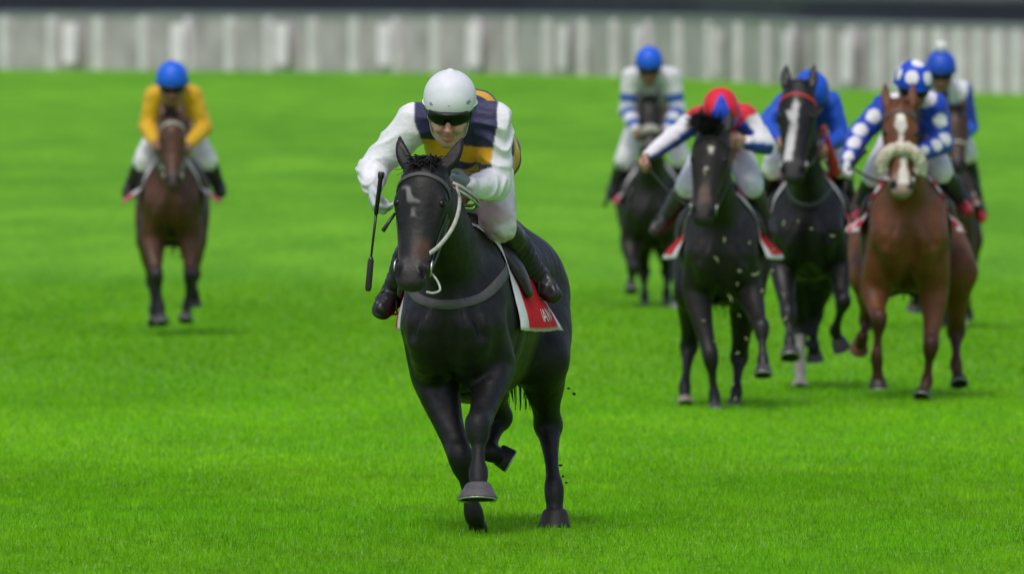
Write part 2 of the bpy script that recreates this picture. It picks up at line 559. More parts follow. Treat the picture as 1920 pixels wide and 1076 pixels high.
    if 'nosebrown' in sp:
        paint(sstep(.36, .42, t) * sstep(.52, .47, t) * sstep(.045, .02, np.abs(s_ - sp.get('nbx', 0)) + wob * 2) * sstep(-.02, .0, n_), sp['nosebrown'])
    for (t0, t1, sc0, sc1, w0, w1) in sp.get('white', ()):
        cen = sc0 + (sc1 - sc0) * np.clip((t - t0) / (t1 - t0), 0, 1)
        wid = w0 + (w1 - w0) * np.clip((t - t0) / (t1 - t0), 0, 1)
        mk = sstep(.010, -.006, np.abs(s_ - cen) - wid + wob * sp.get('wobble', 1)) * sstep(-.012, .012, t - t0) * sstep(.012, -.012, t - t1) * (n_ > -.02)
        paint(mk, sp.get('whitecol', (.62, .57, .52)))
    gz = float(ground_h(O[1]))
    root = tag(empty('racehorse', (O[0], O[1], gz)), sp['label'], 'horse', 'racehorses galloping towards the camera')
    mesh_obj('body', v, f, M_COAT, root, c)
    bvh = BVHTree.FromPolygons([Vector(p) for p in v], f.tolist())
    # eyes
    for s in (-1, 1):
        ev, ef = ball_mesh(H(.195, s * .090, .004), .023 * q)
        mesh_obj('eye', ev, ef, M_EYE, root)
    # hooves
    hc = np.array(sp.get('hoof', (.05, .046, .045)))
    for k in ('RF', 'LF', 'RH', 'LH'):
        ft, hf = J[k][2], J[k][3]
        ax = unit(hf - ft)
        ax = unit(ax * .75 + np.array(sp.get('hax_' + k, (0, -.25, -.2))))
        tow = -V - ax * (-V @ ax)
        if np.linalg.norm(tow) < .3: tow = W - ax * (W @ ax)
        tow = unit(tow); sw = np.cross(ax, tow)
        hz = sp.get('hs_' + k, 1.0) * ls; hl = sp.get('hl_' + k, .85); fl_ = sp.get('hf_' + k, 1.0)
        top = hf - ax * .075 * hz * hl
        V_, F_ = [], []
        rings = [(-.004, .038, .0), (.006, .046, .002), (.014, .048, .004), (.045, .054, .012), (.074, .061, .021), (.083, .061, .022), (.086, .058, .022)]
        N = 20
        for (dd, r, fw) in rings:
            for j in range(N):
                an = 2 * math.pi * j / N
                heel = 1.0 if math.cos(an) > 0 else .8
                rr = r * (1 + (fl_ - 1) * max(dd, 0) / .083)
                V_.append(top + (ax * dd * hl + sw * rr * math.sin(an) + tow * (rr * heel * math.cos(an) + fw)) * hz)
        for i in range(len(rings) - 1):
            for j in range(N):
                p, p2 = i * N + j, i * N + (j + 1) % N
                F_.append([p, p + N, p2 + N, p2])
        F_.append(list(range(N)))
        # concave sole
        for j in range(N):
            an = 2 * math.pi * j / N
            heel = 1.0 if math.cos(an) > 0 else .8
            V_.append(top + (ax * .072 * hl + (sw * .05 * math.sin(an) + tow * .05 * heel * math.cos(an)) * fl_ + tow * .022) * hz)
        o4, o5 = (len(rings) - 1) * N, len(rings) * N
        for j in range(N):
            F_.append([o4 + j, o5 + j, o5 + (j + 1) % N, o4 + (j + 1) % N])
        F_.append([o5 + j for j in range(N)][::-1])
        hcol = np.tile(A(*sp['hoof_' + k]) if 'hoof_' + k in sp else hc, (len(V_), 1))
        hcol[o5:] = A(.010, .009, .008)
        ho = mesh_obj('hoof', V_, F_, M_HOOF, root, hcol)
        # shoe: thin rim
        sv = []
        P = [top + (ax * .087 * hl + (sw * .056 * math.sin(an) + tow * .056 * (1 if math.cos(an) > 0 else .85) * math.cos(an)) * fl_ + tow * .022) * hz
             for an in np.linspace(-2.5, 2.5, 22)]
        tv, tf = tube(P, .006 * hz, 6, (ax, .6))
        mesh_obj('shoe', tv, tf, M_SHOE, ho)
    # tail
    hairs = []
    r = random.Random(sp.get('seed', 1))
    tb = L(0, 1.27, .12)
    lean = sp.get('tail', 0.0)
    for i in range(90):
        w = r.uniform(-1, 1); ll = r.uniform(.6, 1.0)
        p0 = tb + U * w * .025 + W * r.uniform(-.06, .03)
        p = [p0, p0 + V * .14 + W * .02 + U * (w * .03 + lean * .2), p0 + V * (.30 + r.uniform(-.05, .05)) - W * .18 * ll + U * (w * .07 + lean * .6 + r.uniform(-.02, .02)),
             p0 + V * (.36 + r.uniform(-.1, .1)) - W * .62 * ll + U * (w * .10 + lean + r.uniform(-.05, .05))]
        hairs.append(tube(smooth_path(p, 4), list(np.linspace(.010, .002, 13)), 4))
    tv, tf = merge(hairs)
    hcol = np.array(sp.get('hair', (.012, .010, .010)))
    mesh_obj('tail', tv, tf, M_HAIR, root, np.tile(hcol, (len(tv), 1)))
    # mane and forelock
    hairs = []
    crest = smooth_path([H(.02, 0, -.07), lerp(n4, n3, .5) + W * .10 * b, n3 + W * .15 * b, n2 + W * .20 * b, L(0, .0, .36)], 6)
    cr, cn = on_surface(bvh, crest, .0)
    for i in range(130):
        u_ = r.random() * (len(cr) - 1.001); j = int(u_); p0 = lerp(cr[j], cr[j + 1], u_ - j)
        sdn = sp.get('maneside', -1)
        l_ = r.uniform(.07, .14)
        p = [p0 - W * .01, p0 + W * r.uniform(.015, .04) + U * sdn * .03 + V * .02, p0 + W * r.uniform(-.05, .03) + U * sdn * l_ * .9 + V * l_ * .7]
        hairs.append(tube(smooth_path(p, 4), list(np.linspace(.006, .0012, 9)), 4))
    tv, tf = merge(hairs)
    mesh_obj('mane', tv, tf, M_HAIR, root, np.tile(hcol, (len(tv), 1)))
    hairs = []
    fl = sp.get('forelock', (60, .09, .0))
    for i in range(fl[0]):
        s = r.uniform(-.05, .05)
        p0 = H(-.005 + r.uniform(-.02, .02), s, -.005 + r.uniform(-.02, .01))
        l_ = fl[1] * r.uniform(.6, 1.2)
        dr = nf * .45 + a * r.uniform(-.35, .25) + sd * (r.uniform(-.5, .5) + fl[2]) + W * .12
        p = [p0, p0 + unit(dr) * l_ * .5 + W * .008, p0 + unit(dr) * l_ + a * .02]
        hairs.append(tube(smooth_path(p, 4), list(np.linspace(.007, .0015, 9)), 4))
    tv, tf = merge(hairs)
    mesh_obj('forelock', tv, tf, M_HAIR, root, np.tile(hcol, (len(tv), 1)))
    # ---- tack
    mats = {'leather': M_LEATHER, 'grey': M_GREYSTRAP, 'pale': M_TANREIN, 'white': M_WHITEREIN, 'red': M_REDSTRAP}
    def surf_strap(name, pts, width, mat, thick=.004, par=None, off=.002):
        p, nr = on_surface(bvh, smooth_path(pts, 6), off)
        sv, sf = strap(p, nr, width, thick)
        return mesh_obj(name, sv, sf, mats[mat], par if par is not None else root)
    br = surf_strap('bridle', [H(.13, -.11, -.06), H(.085, -.10, .02), H(.055, -.05, .09), H(.05, 0, .10), H(.055, .05, .09), H(.085, .10, .02), H(.13, .11, -.06)], .024, sp.get('brow', 'grey'), .006)
    for s in (-1, 1):
        surf_strap('cheek_strap', [H(.02, s * .09, -.05), H(.12, s * .12, -.07), H(.28, s * .11, -.06), H(.42, s * .09, -.055), H(.50, s * .08, -.05)], .016, sp.get('cheek', 'leather'), .005, br)
    surf_strap('head_strap', [H(.0, -.09, -.06), H(-.03, 0, -.11), H(.0, .09, -.06)], .024, 'leather', .006, br)
    surf_strap('throat_lash', [H(.06, -.10, -.08), H(.16, -.09, -.17), H(.2, 0, -.24), H(.16, .09, -.17), H(.06, .10, -.08)], .014, 'leather', .005, br)
    if sp.get('noseband') == 'fleece':
        N_ = 60
        P = []
        for th in np.linspace(-1.95, 1.95, N_):
            P.append(H(.315 + .11 * (1 - math.cos(th)) * .9, math.sin(th) * .118, .065 * math.cos(th) - .03))
        P = [p for p in P]
        tv, tf = tube(P, [.046 * q * (1 + .03 * math.sin(i * 2.3)) for i in range(N_)], 18)
        tv = np.array(tv); tv = tv + unit_rows(tv - po) * (waves(tv, 90, 5) * .009 + waves(tv, 260, 6) * .006)[:, None]
        mesh_obj('sheepskin_noseband', tv, tf, M_FLEECE, br)
    elif sp.get('noseband'):
        surf_strap('noseband', [H(.36, -.09, -.08), H(.35, -.08, .0), H(.345, -.04, .06), H(.345, 0, .08), H(.345, .04, .06), H(.35, .08, .0), H(.36, .09, -.08)],
                   sp.get('nbw', .026), sp['noseband'], .008, br)
    # bit rings and reins
    rings = []
    for s in (-1, 1):
        l, nn, _, _ = bvh.find_nearest(Vector(H(.515, s * .09, -.045)))
        c0 = np.array(l) + np.array(nn) * .008
        x1, x2 = a, np.cross(a, np.array(nn))
        P = [c0 + .034 * (x1 * math.cos(t_) + x2 * math.sin(t_)) for t_ in np.linspace(0, 2 * math.pi, 15)]
        tv, tf = tube(P, .0055, 6)
        mesh_obj('bit_ring', tv, tf, M_STEEL, br)
        rings.append(c0)
    if 'hands' in sp:
        for s, c0, hnd in zip((-1, 1), rings, sp['hands']):
            hp = Q(hnd)
            mid = lerp(c0, hp, .5)
            l, nn, _, dist = bvh.find_nearest(Vector(mid))
            out = np.array(nn)
            mid = np.array(l) + out * .02 if (mid - np.array(l)) @ out < .02 else mid
            mid = mid - W * sp.get('reinsag', .03)
            P = smooth_path([c0, lerp(c0, mid, .5) - W * .01, mid, lerp(mid, hp, .5), hp], 6)
            sv, sf = strap(P, [U * s + W * .2] * len(P), sp.get('reinw', .02), .005)
            mesh_obj('rein', sv, sf, mats[sp.get('rein', 'leather')], br)
    # breastplate
    if 'breast' in sp:
        bm_, bw = sp['breast'][:2]; bz = sp['breast'][2] if len(sp['breast']) > 2 else 0; bx = 1 - bz * 1.4
        surf_strap('breastplate', [L(u_ * bx, v_, w_ + bz * (1 if abs(u_) < .2 else 1.2)) for u_, v_, w_ in ((-.30, .0, .25), (-.26, -.22, .19), (-.15, -.38, .10), (0, -.44, .06), (.15, -.38, .10), (.26, -.22, .19), (.30, .0, .25), (.3, .12, .28))], bw, bm_, .007)
    # saddle cloth: a sheet laid over the back
    v0, v1 = sp.get('cloth_v', (.0, .52))
    th1 = math.radians(sp.get('cloth_a', 100))
    nv, nt = 34, 61
    ctr = L(0, .3, .0)
    V_, C_ = [], []
    for i in range(nv):
        vv = v0 + (v1 - v0) * i / (nv - 1)
        for j in range(nt):
            tn = -1 + 2 * j / (nt - 1)
            th = tn * th1
            # flap trimmed to a slanted back edge
            vs = vv + (.10 * abs(tn) ** 3) * (i / (nv - 1))
            ce = L(0, vs, .02)
            dr = U * math.sin(th) + W * math.cos(th)
            hit, nn, _, _ = bvh.ray_cast(Vector(ce + dr * .9), Vector(-dr))
            p = np.array(hit) if hit is not None else ce + dr * .35 * b
            rip = .006 * math.sin(vs * 55) * abs(tn) ** 2
            p = p + dr * (.014 + rip) + U * np.sign(tn) * sp.get('flare', .07) * sstep(.70, 1, abs(tn)) * (sp.get('ff', .25) + (1 - sp.get('ff', .25)) * i / (nv - 1))
            V_.append(p)
            x = abs(tn); y = i / (nv - 1)
            C_.append(sp['clothcol'](x, y, s=np.sign(tn)))
    V_ = np.array(V_).reshape(nv, nt, 3)
    for _ in range(3):
        V_[1:-1] = .5 * V_[1:-1] + .25 * (V_[:-2] + V_[2:])
        V_[:, 1:-1] = .5 * V_[:, 1:-1] + .25 * (V_[:, :-2] + V_[:, 2:])
    inn = V_ - (V_ - ctr) / np.linalg.norm(V_ - ctr, axis=2, keepdims=True) * .007
    V_ = np.concatenate([V_.reshape(-1, 3), inn.reshape(-1, 3)])
    F_ = []
    nn_ = nv * nt
    for i in range(nv - 1):
        for j in range(nt - 1):
            p = i * nt + j
            F_.append([p, p + 1, p + nt + 1, p + nt]); F_.append([nn_ + p, nn_ + p + nt, nn_ + p + nt + 1, nn_ + p + 1])
    for i in range(nv - 1):
        for j in (0, nt - 1):
            p = i * nt + j; q4 = [p, p + nt, nn_ + p + nt, nn_ + p]
            F_.append(q4 if j == 0 else q4[::-1])
    for j in range(nt - 1):
        for i in (0, nv - 1):
            p = i * nt + j; q4 = [p, nn_ + p, nn_ + p + 1, p + 1]
            F_.append(q4 if i == 0 else q4[::-1])
    sc_ = mesh_obj('saddle_cloth', V_, F_, M_CLOTH, root, C_ + C_)
    if 'text' in sp:
        cv = bpy.data.curves.new('cloth_text', 'FONT'); cv.body = sp['text']; cv.size = .085; cv.align_x = 'CENTER'
        to = bpy.data.objects.new('cloth_text', cv); COL.objects.link(to)
        dg = bpy.context.evaluated_depsgraph_get()
        me = to.evaluated_get(dg).to_mesh()
        tv = np.array([vv.co[:] for vv in me.vertices]); tf = [list(p_.vertices) for p_ in me.polygons]
        to.evaluated_get(dg).to_mesh_clear(); bpy.data.objects.remove(to)
        cb = BVHTree.FromPolygons([Vector(p) for p in V_], F_)
        out = []
        for p in tv:
            w0 = L(1.2, sp['textv'] + p[0] * 1.35 / b, sp['textw'] + p[1] / b)
            hit, nn, _, _ = cb.ray_cast(Vector(w0), Vector(-U))
            out.append((np.array(hit) if hit is not None else w0 - U * .9) + U * .004)
        mesh_obj('lettering', out, tf, M_TEXT, sc_, smooth=False)
    # saddle: small racing tree with flaps, girth, stirrups
    sg = SDF()
    sg.chain([L(0, .08, .43), L(0, .25, .40), L(0, .48, .44)], [.05, .045, .05], .03, U, 2.2, 3)
    for s in (-1, 1):
        sg.chain([L(s * .12, .12, .38), L(s * .25, .10, .22), L(s * .30, .12, .10)], [.028, .03, .02], .02, V, 2.6, 3)
    svv, sff = sg.mesh(.014)
    mesh_obj('saddle', svv, sff, M_LEATHER, root)
    surf_strap('girth', [L(.38, .06, .1), L(.36, .04, -.15), L(.2, .02, -.36), L(0, .02, -.5), L(-.2, .02, -.36), L(-.36, .04, -.15), L(-.38, .06, .1)], .085, sp.get('girth', 'leather'), .008)
    if 'extra' in sp:
        sp['extra'](root, bvh, L, H, surf_strap, U, V, W)
    return dict(O=O, U=U, V=V, W=W, L=L, root=root, bvh=bvh, H=H)

def unit_rows(a):
    return a / np.maximum(np.linalg.norm(a, axis=1), 1e-9)[:, None]

def ball_mesh(c, r, sq=(1, 1, 1), n=12, m=8):
    V_, F_ = [], []
    for i in range(m + 1):
        for j in range(n):
            t, p = math.pi * i / m, 2 * math.pi * j / n
            V_.append(c + r * A(sq[0] * math.sin(t) * math.cos(p), sq[1] * math.sin(t) * math.sin(p), sq[2] * math.cos(t)))
    for i in range(m):
        for j in range(n):
            p, p2 = i * n + j, i * n + (j + 1) % n
            F_.append([p, p + n, p2 + n, p2])
    return V_, F_

# ------------------------------------------------------------------ jockey
def make_jockey(sp):
    d0 = sp['d']
    def Q(t):
        return pix(t[0], t[1], d0 + t[2])
    J = {k: Q(sp[k]) for k in ('head', 'shL', 'shR', 'elL', 'elR', 'wrL', 'wrR', 'hip', 'knL', 'knR', 'anL', 'anR', 'toL', 'toR')}
    js = sp.get('js', 1.0)
    bs = sp.get('bs', 1.0)
    vox = sp.get('vox', .011)
    X = A(1, 0, 0)
    # head frame
    pt, yw, rl = (math.radians(x) for x in sp.get('look', (25, 0, 0)))
    fz = A(math.sin(yw) * math.cos(pt), -math.cos(yw) * math.cos(pt), -math.sin(pt))
    up = unit(A(0, 0, 1) - fz * fz[2]); sdv = np.cross(up, fz)
    sdv, up = sdv * math.cos(rl) + up * math.sin(rl), up * math.cos(rl) - sdv * math.sin(rl)
    C = J['head']
    def H(s, f, u):
        return C + (sdv * s + fz * f + up * u) * js
    shm = (J['shL'] + J['shR']) / 2
    hip = J['hip']
    tor = unit(hip - shm)
    chest = lerp(shm, hip, .22) + A(0, 0, -.045 * bs)
    def torso(g, ex):
        g.chain([chest, lerp(shm, hip, .55) + A(0, 0, sp.get('hunch', .03)), hip], [(.135 + ex) * bs, (.128 + ex) * bs, (.125 + ex) * bs], .06, X, 1.08, 3)
        g.chain([J['shL'] + A(.02, 0, 0), shm + A(0, .02, .015), J['shR'] - A(.02, 0, 0)], [(.072 + ex) * bs, (.085 + ex) * bs, (.072 + ex) * bs], .06, None, 1, 3)
    def arm(g, k, ex, upto=1.0):
        sh, el, wr = J['sh' + k], J['el' + k], J['wr' + k]
        g.chain([sh, lerp(sh, el, .5), el], [(.066 + ex) * bs, (.058 + ex) * bs, (.048 + ex) * bs], .04, None, 1, 3)
        g.chain([el, lerp(el, wr, .4), lerp(el, wr, upto)], [(.047 + ex) * bs, (.046 + ex) * bs, (.031 + ex * .8) * bs], .03, None, 1, 3)
    g = SDF()
    torso(g, -.012)
    for k in 'LR':
        arm(g, k, -.010)
        g.chain([hip + X * (.06 if k == 'R' else -.06), lerp(hip, J['kn' + k], .5), J['kn' + k]], [.10 * bs, .085 * bs, .056 * bs], .04, None, 1, 3)
        g.chain([J['kn' + k], lerp(J['kn' + k], J['an' + k], .35), J['an' + k]], [.05 * bs, .048 * bs, .032 * bs], .03, None, 1, 3)
        g.chain([J['an' + k], J['to' + k]], [.03 * bs, .02 * bs], .02)
        # hand
        w = J['wr' + k]
        dd = unit(np.array(sp.get('hd' + k, (0, -.8, -.6))))
        sn = np.array(sp.get('hs' + k, (0, -.3, .9)))       # across the knuckles, towards the thumb
        sn = unit(sn - dd * (sn @ dd))
        pn = np.array(sp.get('hp' + k, (1 if k == 'L' else -1, 0, 0)))   # palm faces the horse's neck
        pn = unit(pn - dd * (pn @ dd) - sn * (pn @ sn))
        hs_ = sp.get('hscale', 1.12)
        for i, off in enumerate((.030, .010, -.010, -.029)):
            kn_ = w + (dd * (.088 - .004 * abs(i - 1)) + sn * off) * hs_
            g.chain([w + sn * off * .55, lerp(w + sn * off * .6, kn_, .6) - pn * .004, kn_], [.017 * hs_, .016 * hs_, .0125 * hs_], .012, None, 1, 2)
            ln = (.95, 1.08, 1.0, .8)[i] * hs_
            if (k, i) in sp.get('open_fingers', ()):
                g.chain([kn_, kn_ + (dd * .015 + pn * .035) * ln, kn_ + (dd * .012 + pn * .062) * ln, kn_ + (dd * .004 + pn * .082) * ln],
                        [.0115 * hs_, .0105 * hs_, .0095 * hs_, .008 * hs_], .006, None, 1, 2)
            else:
                g.chain([kn_, kn_ + (dd * .022 + pn * .030) * ln, kn_ + (-dd * .004 + pn * .050) * ln, kn_ + (-dd * .026 + pn * .036) * ln],
                        [.0115 * hs_, .0105 * hs_, .0095 * hs_, .008 * hs_], .006, None, 1, 2)
        tb = w + (dd * .025 + sn * .024) * hs_
        g.chain([w + sn * .012, tb + pn * .008, tb + (sn * .022 + dd * .030 + pn * .022) * hs_, tb + (sn * .012 + dd * .058 + pn * .040) * hs_],
                [.018 * hs_, .016 * hs_, .012 * hs_, .009 * hs_], .010, None, 1, 2)
    # neck, head, face
    g.chain([shm + A(0, -.0, .03), H(0, -.035, -.06)], [.068 * bs, .056 * js], .04)
    g.chain([H(0, -.03, .04), H(0, .02, .045)], [.087 * js, .084 * js], .03, sdv, .9)
    g.chain([H(0, .035, .0), H(0, .045, -.06), H(0, .062, -.108)], [.066 * js, .050 * js, .022 * js], .025, sdv, 1.0, 3)
    for s in (-1, 1):
        g.chain([H(s * .058, -.005, -.045), H(s * .045, .03, -.085), H(s * .012, .068, -.112)], [r * js for r in (.024, .020, .018)], .02, None, 1, 3)
        g.chain([H(s * .052, .062, -.022), H(s * .040, .080, -.045)], [.022 * js, .020 * js], .018)
        g.chain([H(s * .015, .096, .024), H(s * .05, .080, .022)], [.012 * js, .011 * js], .012)
        g.ball(H(s * .032, .106, .001), .015 * js, .010, cut=True)
        g.ball(H(s * .032, .084, .001), .0135 * js, .004)
        g.chain([H(s * .076, -.012, .012), H(s * .082, -.018, -.008), H(s * .075, -.006, -.034)], [r * js for r in (.013, .012, .009)], .006, sdv, .6, 3)
        g.ball(H(s * .011, .112, -.044), .0095 * js, .006)
    g.chain([H(0, .096, .012), H(0, .110, -.018), H(0, .126, -.040)], [r * js for r in (.009, .011, .0135)], .010, None, 1, 3)
    g.chain([H(-.023, .082, -.073), H(0, .094, -.068), H(.023, .082, -.073)], [r * js for r in (.006, .0085, .006)], .006, None, 1, 3)
    g.chain([H(-.020, .083, -.086), H(0, .094, -.087), H(.020, .083, -.086)], [r * js for r in (.006, .0095, .006)], .006, None, 1, 3)
    g.chain([H(-.026, .092, -.079), H(0, .106, -.0785), H(.026, .092, -.079)], [.0035 * js] * 3, .004, None, 1, 3, cut=True)
    v, f = g.mesh(sp.get('bvox', vox))
    skin = np.array(sp.get('skin', (.42, .23, .16)))
    c = np.tile(skin, (len(v), 1))
    rel = (v - C) / js
    s_, f_, u_ = rel @ sdv, rel @ fz, rel @ up
    lips = (np.abs(s_) < .026) & (np.abs(u_ + .079) < .013) & (f_ > .07)
    c[lips] = skin * A(.85, .60, .60)
    nosec = (np.abs(s_) < .03) & (u_ < -.01) & (u_ > -.06) & (f_ > .09)
    c[nosec] = skin * A(1.05, .82, .80)
    stub = (u_ < -.05) & (u_ > -.13) & (f_ > -.02) & ~lips
    c[stub] = skin * A(.88, .86, .88)
    for k in 'LR':
        dh = np.linalg.norm(v - J['wr' + k], axis=1)
        gl = sp.get('glove' + k)
        if gl is not None:
            dd = unit(np.array(sp.get('hd' + k, (0, -.8, -.6))))
            m = (dh < .26) & (np.linalg.norm(v - C, axis=1) > .2) & ((v - J['wr' + k]) @ dd > -.012)
            c[m] = gl
    org = A(hip[0], hip[1] - .2, 0); org[2] = min(J['toL'][2], J['toR'][2])
    root = tag(empty('person', org), sp['label'], 'jockey', 'jockeys crouched on racehorses')
    mesh_obj('body', v, f, M_SKIN, root, c)
    # jacket
    g = SDF()
    torso(g, .008)
    g.chain([lerp(shm, hip, .8), lerp(shm, hip, 1.10)], [.138 * bs, .150 * bs], .05, X, 1.12)
    g.chain([shm + A(0, -.01, .035), H(0, -.035, -.07)], [.075 * bs, .064 * bs], .03)
    for k in 'LR':
        arm(g, k, sp.get('puff', .012), .94)
    v, f = g.mesh(vox)
    nr = normals(v, f)
    amp = sp.get('fold', .006)
    fold = np.zeros(len(v))
    col = np.zeros((len(v), 3))
    # fold direction: rings round the sleeves, long drapes on the trunk
    segs = [(chest, hip, 'T'), (J['shL'], J['elL'], 'UL'), (J['elL'], J['wrL'], 'FL'), (J['shR'], J['elR'], 'UR'), (J['elR'], J['wrR'], 'FR')]
    D, T = [], []
    for a_, b_, nm in segs:
        t, dist = segdist(v, a_, b_)
        D.append(dist - (.075 if nm == 'T' else 0)); T.append(t)
    near = np.argmin(np.array(D), axis=0)
    for i, (a_, b_, nm) in enumerate(segs):
        m = near == i
        if not m.any(): continue
        ax_ = unit(b_ - a_)
        q = (v[m] - a_)
        al = q @ ax_
        pr = q - al[:, None] * ax_
        w_ = waves(pr, 16, 20 + i)
        if nm == 'T':
            fold[m] = np.abs(waves(v[m], 22, 40, 5, (1.2, .6, 1))) - .8
        else:
            fold[m] = (.9 - 1.8 * np.abs(np.sin(al * 26 + w_ * 2.2 + waves(v[m], 17, 60 + i) * 1.1))) * (.35 + .65 * sstep(-.6, 1.0, waves(v[m], 12, 80 + i)))
    v2 = v + nr * (fold * amp)[:, None]
    v2 = relax(v2, f, 1, .35)
    col = sp['silks'](v, [s[2] for s in segs], near, T, dict(J=J, shm=shm, chest=chest, hip=hip, H=H, C=C))
    mesh_obj('jacket', v2, f, M_SILK, root, relax(col, f, 1, .5))
    # breeches
    g = SDF()
    g.chain([lerp(shm, hip, .93), hip - A(0, 0, .03)], [.095 * bs, .105 * bs], .05, X, 1.05)
    for k, s in (('L', -1), ('R', 1)):
        g.chain([hip + X * s * .045 - A(0, 0, .04), lerp(hip + X * s * .04 - A(0, 0, .02), J['kn' + k], .5), J['kn' + k], lerp(J['kn' + k], J['an' + k], .10)],
                [.096 * bs, .092 * bs, .082 * bs, .066 * bs], .04, None, 1, 3)
    v, f = g.mesh(vox)
    nr = normals(v, f)
    v = v + nr * ((np.abs(waves(v, 30, 8, 6, (1, .6, 1.4))) - .8) * .005)[:, None]
    bc = np.tile(np.array(sp.get('breeches', (.70, .69, .72))), (len(v), 1))
    if 'dirt' in sp:
        kk = J['knR']
        m = sstep(.26, .1, np.linalg.norm(v - kk, axis=1)) * sstep(-.4, .9, waves(v, 28, 71, 6, (1, .5, 1.6)))
        bc = bc + (A(.42, .16, .15) - bc) * (m * .55)[:, None]
    mesh_obj('breeches', v, f, M_BREECH, root, bc)
    # boots
    bt = sp.get('bt', 1.1)
    for k, s in (('L', -1), ('R', 1)):
        g = SDF()
        kn, an, to = J['kn' + k], J['an' + k], J['to' + k]
        g.chain([lerp(kn, an, .07), lerp(kn, an, .35), lerp(kn, an, .7), an], [r * bs * bt for r in (.054, .060, .048, .043)], .02, None, 1, 3)
        g.chain([an + unit(an - to) * .03, an, lerp(an, to, .55), to], [r * bs * bt for r in (.032, .044, .042, .033)], .02, None, 1, 3)
        g.chain([an + unit(an - to) * .05 - A(0, 0, .035), an + unit(an - to) * .01 - A(0, 0, .045)], [.022, .022], .012)
        v, f = g.mesh(vox * .8)
        nr = normals(v, f)
        ax_ = unit(an - kn)
        al = (v - kn) @ ax_
        mid = sstep(.25, .5, al / np.linalg.norm(an - kn)) * sstep(1.15, .85, al / np.linalg.norm(an - kn))
        v = v + nr * (mid * .007 * np.sin(al * 130 + waves(v, 30, 9) * 1.3))[:, None]
        bcol = np.tile(np.array(sp.get('bootcol', (.018, .018, .020))), (len(v), 1))
        if 'toecol' in sp:
            m = np.linalg.norm(v - to, axis=1) < .07
            bcol[m] = sp['toecol']
        mesh_obj('boot', v, f, M_BOOT, root, bcol)
        # stirrup iron under the ball of the foot
        bf = lerp(an, to, .62)
        fd = unit(to - an); sdn = unit(np.cross(fd, A(0, 0, 1)))
        P = [bf - A(0, 0, .045) + sdn * .055, bf - A(0, 0, .045) - sdn * .055, bf + A(0, 0, .03) - sdn * .05, bf + A(0, 0, .075), bf + A(0, 0, .03) + sdn * .05, bf - A(0, 0, .045) + sdn * .055]
        tv, tf = tube(P, .007, 6)
        mesh_obj('stirrup', tv, tf, M_STEEL if sp.get('steel') else M_LEATHER, root)
    # helmet
    g = SDF()
    hr = sp.get('hr', 1.0)
    if True:
        g.chain([H(0, -.040, .060), H(0, .0, .068), H(0, .022, .055)], [.110 * js * hr, .114 * js * hr, .108 * js * hr], .02, sdv, .97)
        g.ball(H(0, -.005, .176 * hr), .014 * js, .022)
        g.plane(H(0, 0, .026), -up)
        v, f = g.mesh(vox * .8)
        rel = (v - C) / js
        hcv = sp['cap'](rel @ sdv, rel @ fz, rel @ up, v)
        hel = mesh_obj('helmet', v, f, M_CAP, root, hcv)
        g = SDF()
        g.chain([H(-.06, .085, .036), H(0, .118, .034), H(.06, .085, .036)], [.024 * js, .030 * js, .024 * js], .02, up, .32, 4)
        v, f = g.mesh(vox * .6)
        mesh_obj('peak', v, f, M_CAP, hel, np.tile(np.array(sp.get('peakcol', (.02, .02, .025))), (len(v), 1)))
        # band round the rim
        P = [H(.113 * hr * math.sin(t), .122 * hr * math.cos(t) - .010, .030) for t in np.linspace(0, 2 * math.pi, 41)]
        tv, tf = tube(P, .007 * js, 6)
        mesh_obj('cap_band', tv, tf, M_CAP, hel, np.tile(np.array(sp.get('band', (.03, .03, .05))), (len(tv), 1)))
        if 'band2' in sp:
            P = [H(.112 * hr * math.sin(t), .121 * hr * math.cos(t) - .010, .045) for t in np.linspace(0, 2 * math.pi, 41)]
            tv, tf = tube(P, .0045 * js, 6)
            mesh_obj('cap_piping', tv, tf, M_CAP, hel, np.tile(np.array(sp['band2']), (len(tv), 1)))
        if 'pom' in sp:
            g = SDF(); g.ball(H(0, -.005, .215), .046 * js)
            v, f = g.mesh(.008)
            v = v + normals(v, f) * (waves(v, 120, 3) * .004)[:, None]
            mesh_obj('pompom', v, f, M_FLEECE if False else M_CLOTH, hel, np.tile(A(.75, .75, .76), (len(v), 1)))
        # chin strap
        for s in (-1, 1):
            P = smooth_path([H(s * .088, .03, .03), H(s * .080, .03, -.03), H(s * .066, .035, -.085), H(s * .02, .055, -.134)], 5)
            tv, tf = tube(P, .0038 * js, 6)
            mesh_obj('chin_strap', tv, tf, mats_strap(sp), hel)
    if sp.get('goggles', True):
        V_, F_ = [], []
        na, nu = 25, 7
        for i in range(na):
            th = -1.15 + 2.3 * i / (na - 1)
            for j in range(nu):
                uu = -1 + 2 * j / (nu - 1)
                hh = .029 * (1 - .28 * abs(th) / 1.15) * (1 if uu > 0 else (1 - .55 * math.exp(-(th / .16) ** 2)))
                r = .104 + .006 * (1 - uu * uu) + (.006 if abs(th) < .2 else 0)
                V_.append(H(.92 * r * math.sin(th), r * math.cos(th) + .002, .004 + uu * hh - .002))
        for i in range(na):
            for j in range(nu):
                V_.append(lerp(V_[i * nu + j], H(0, 0, .004), .10))
        o2 = na * nu
        for i in range(na - 1):
            for j in range(nu - 1):
                p = i * nu + j
                F_.append([p, p + nu, p + nu + 1, p + 1]); F_.append([o2 + p, o2 + p + 1, o2 + p + nu + 1, o2 + p + nu])
        for i in range(na - 1):
            for j in (0, nu - 1):
                p = i * nu + j; F_.append([p, o2 + p, o2 + p + nu, p + nu])
        for j in range(nu - 1):
            for i in (0, na - 1):
                p = i * nu + j; F_.append([p, p + 1, o2 + p + 1, o2 + p])
        go = mesh_obj('goggles', V_, F_, M_LENS, root)
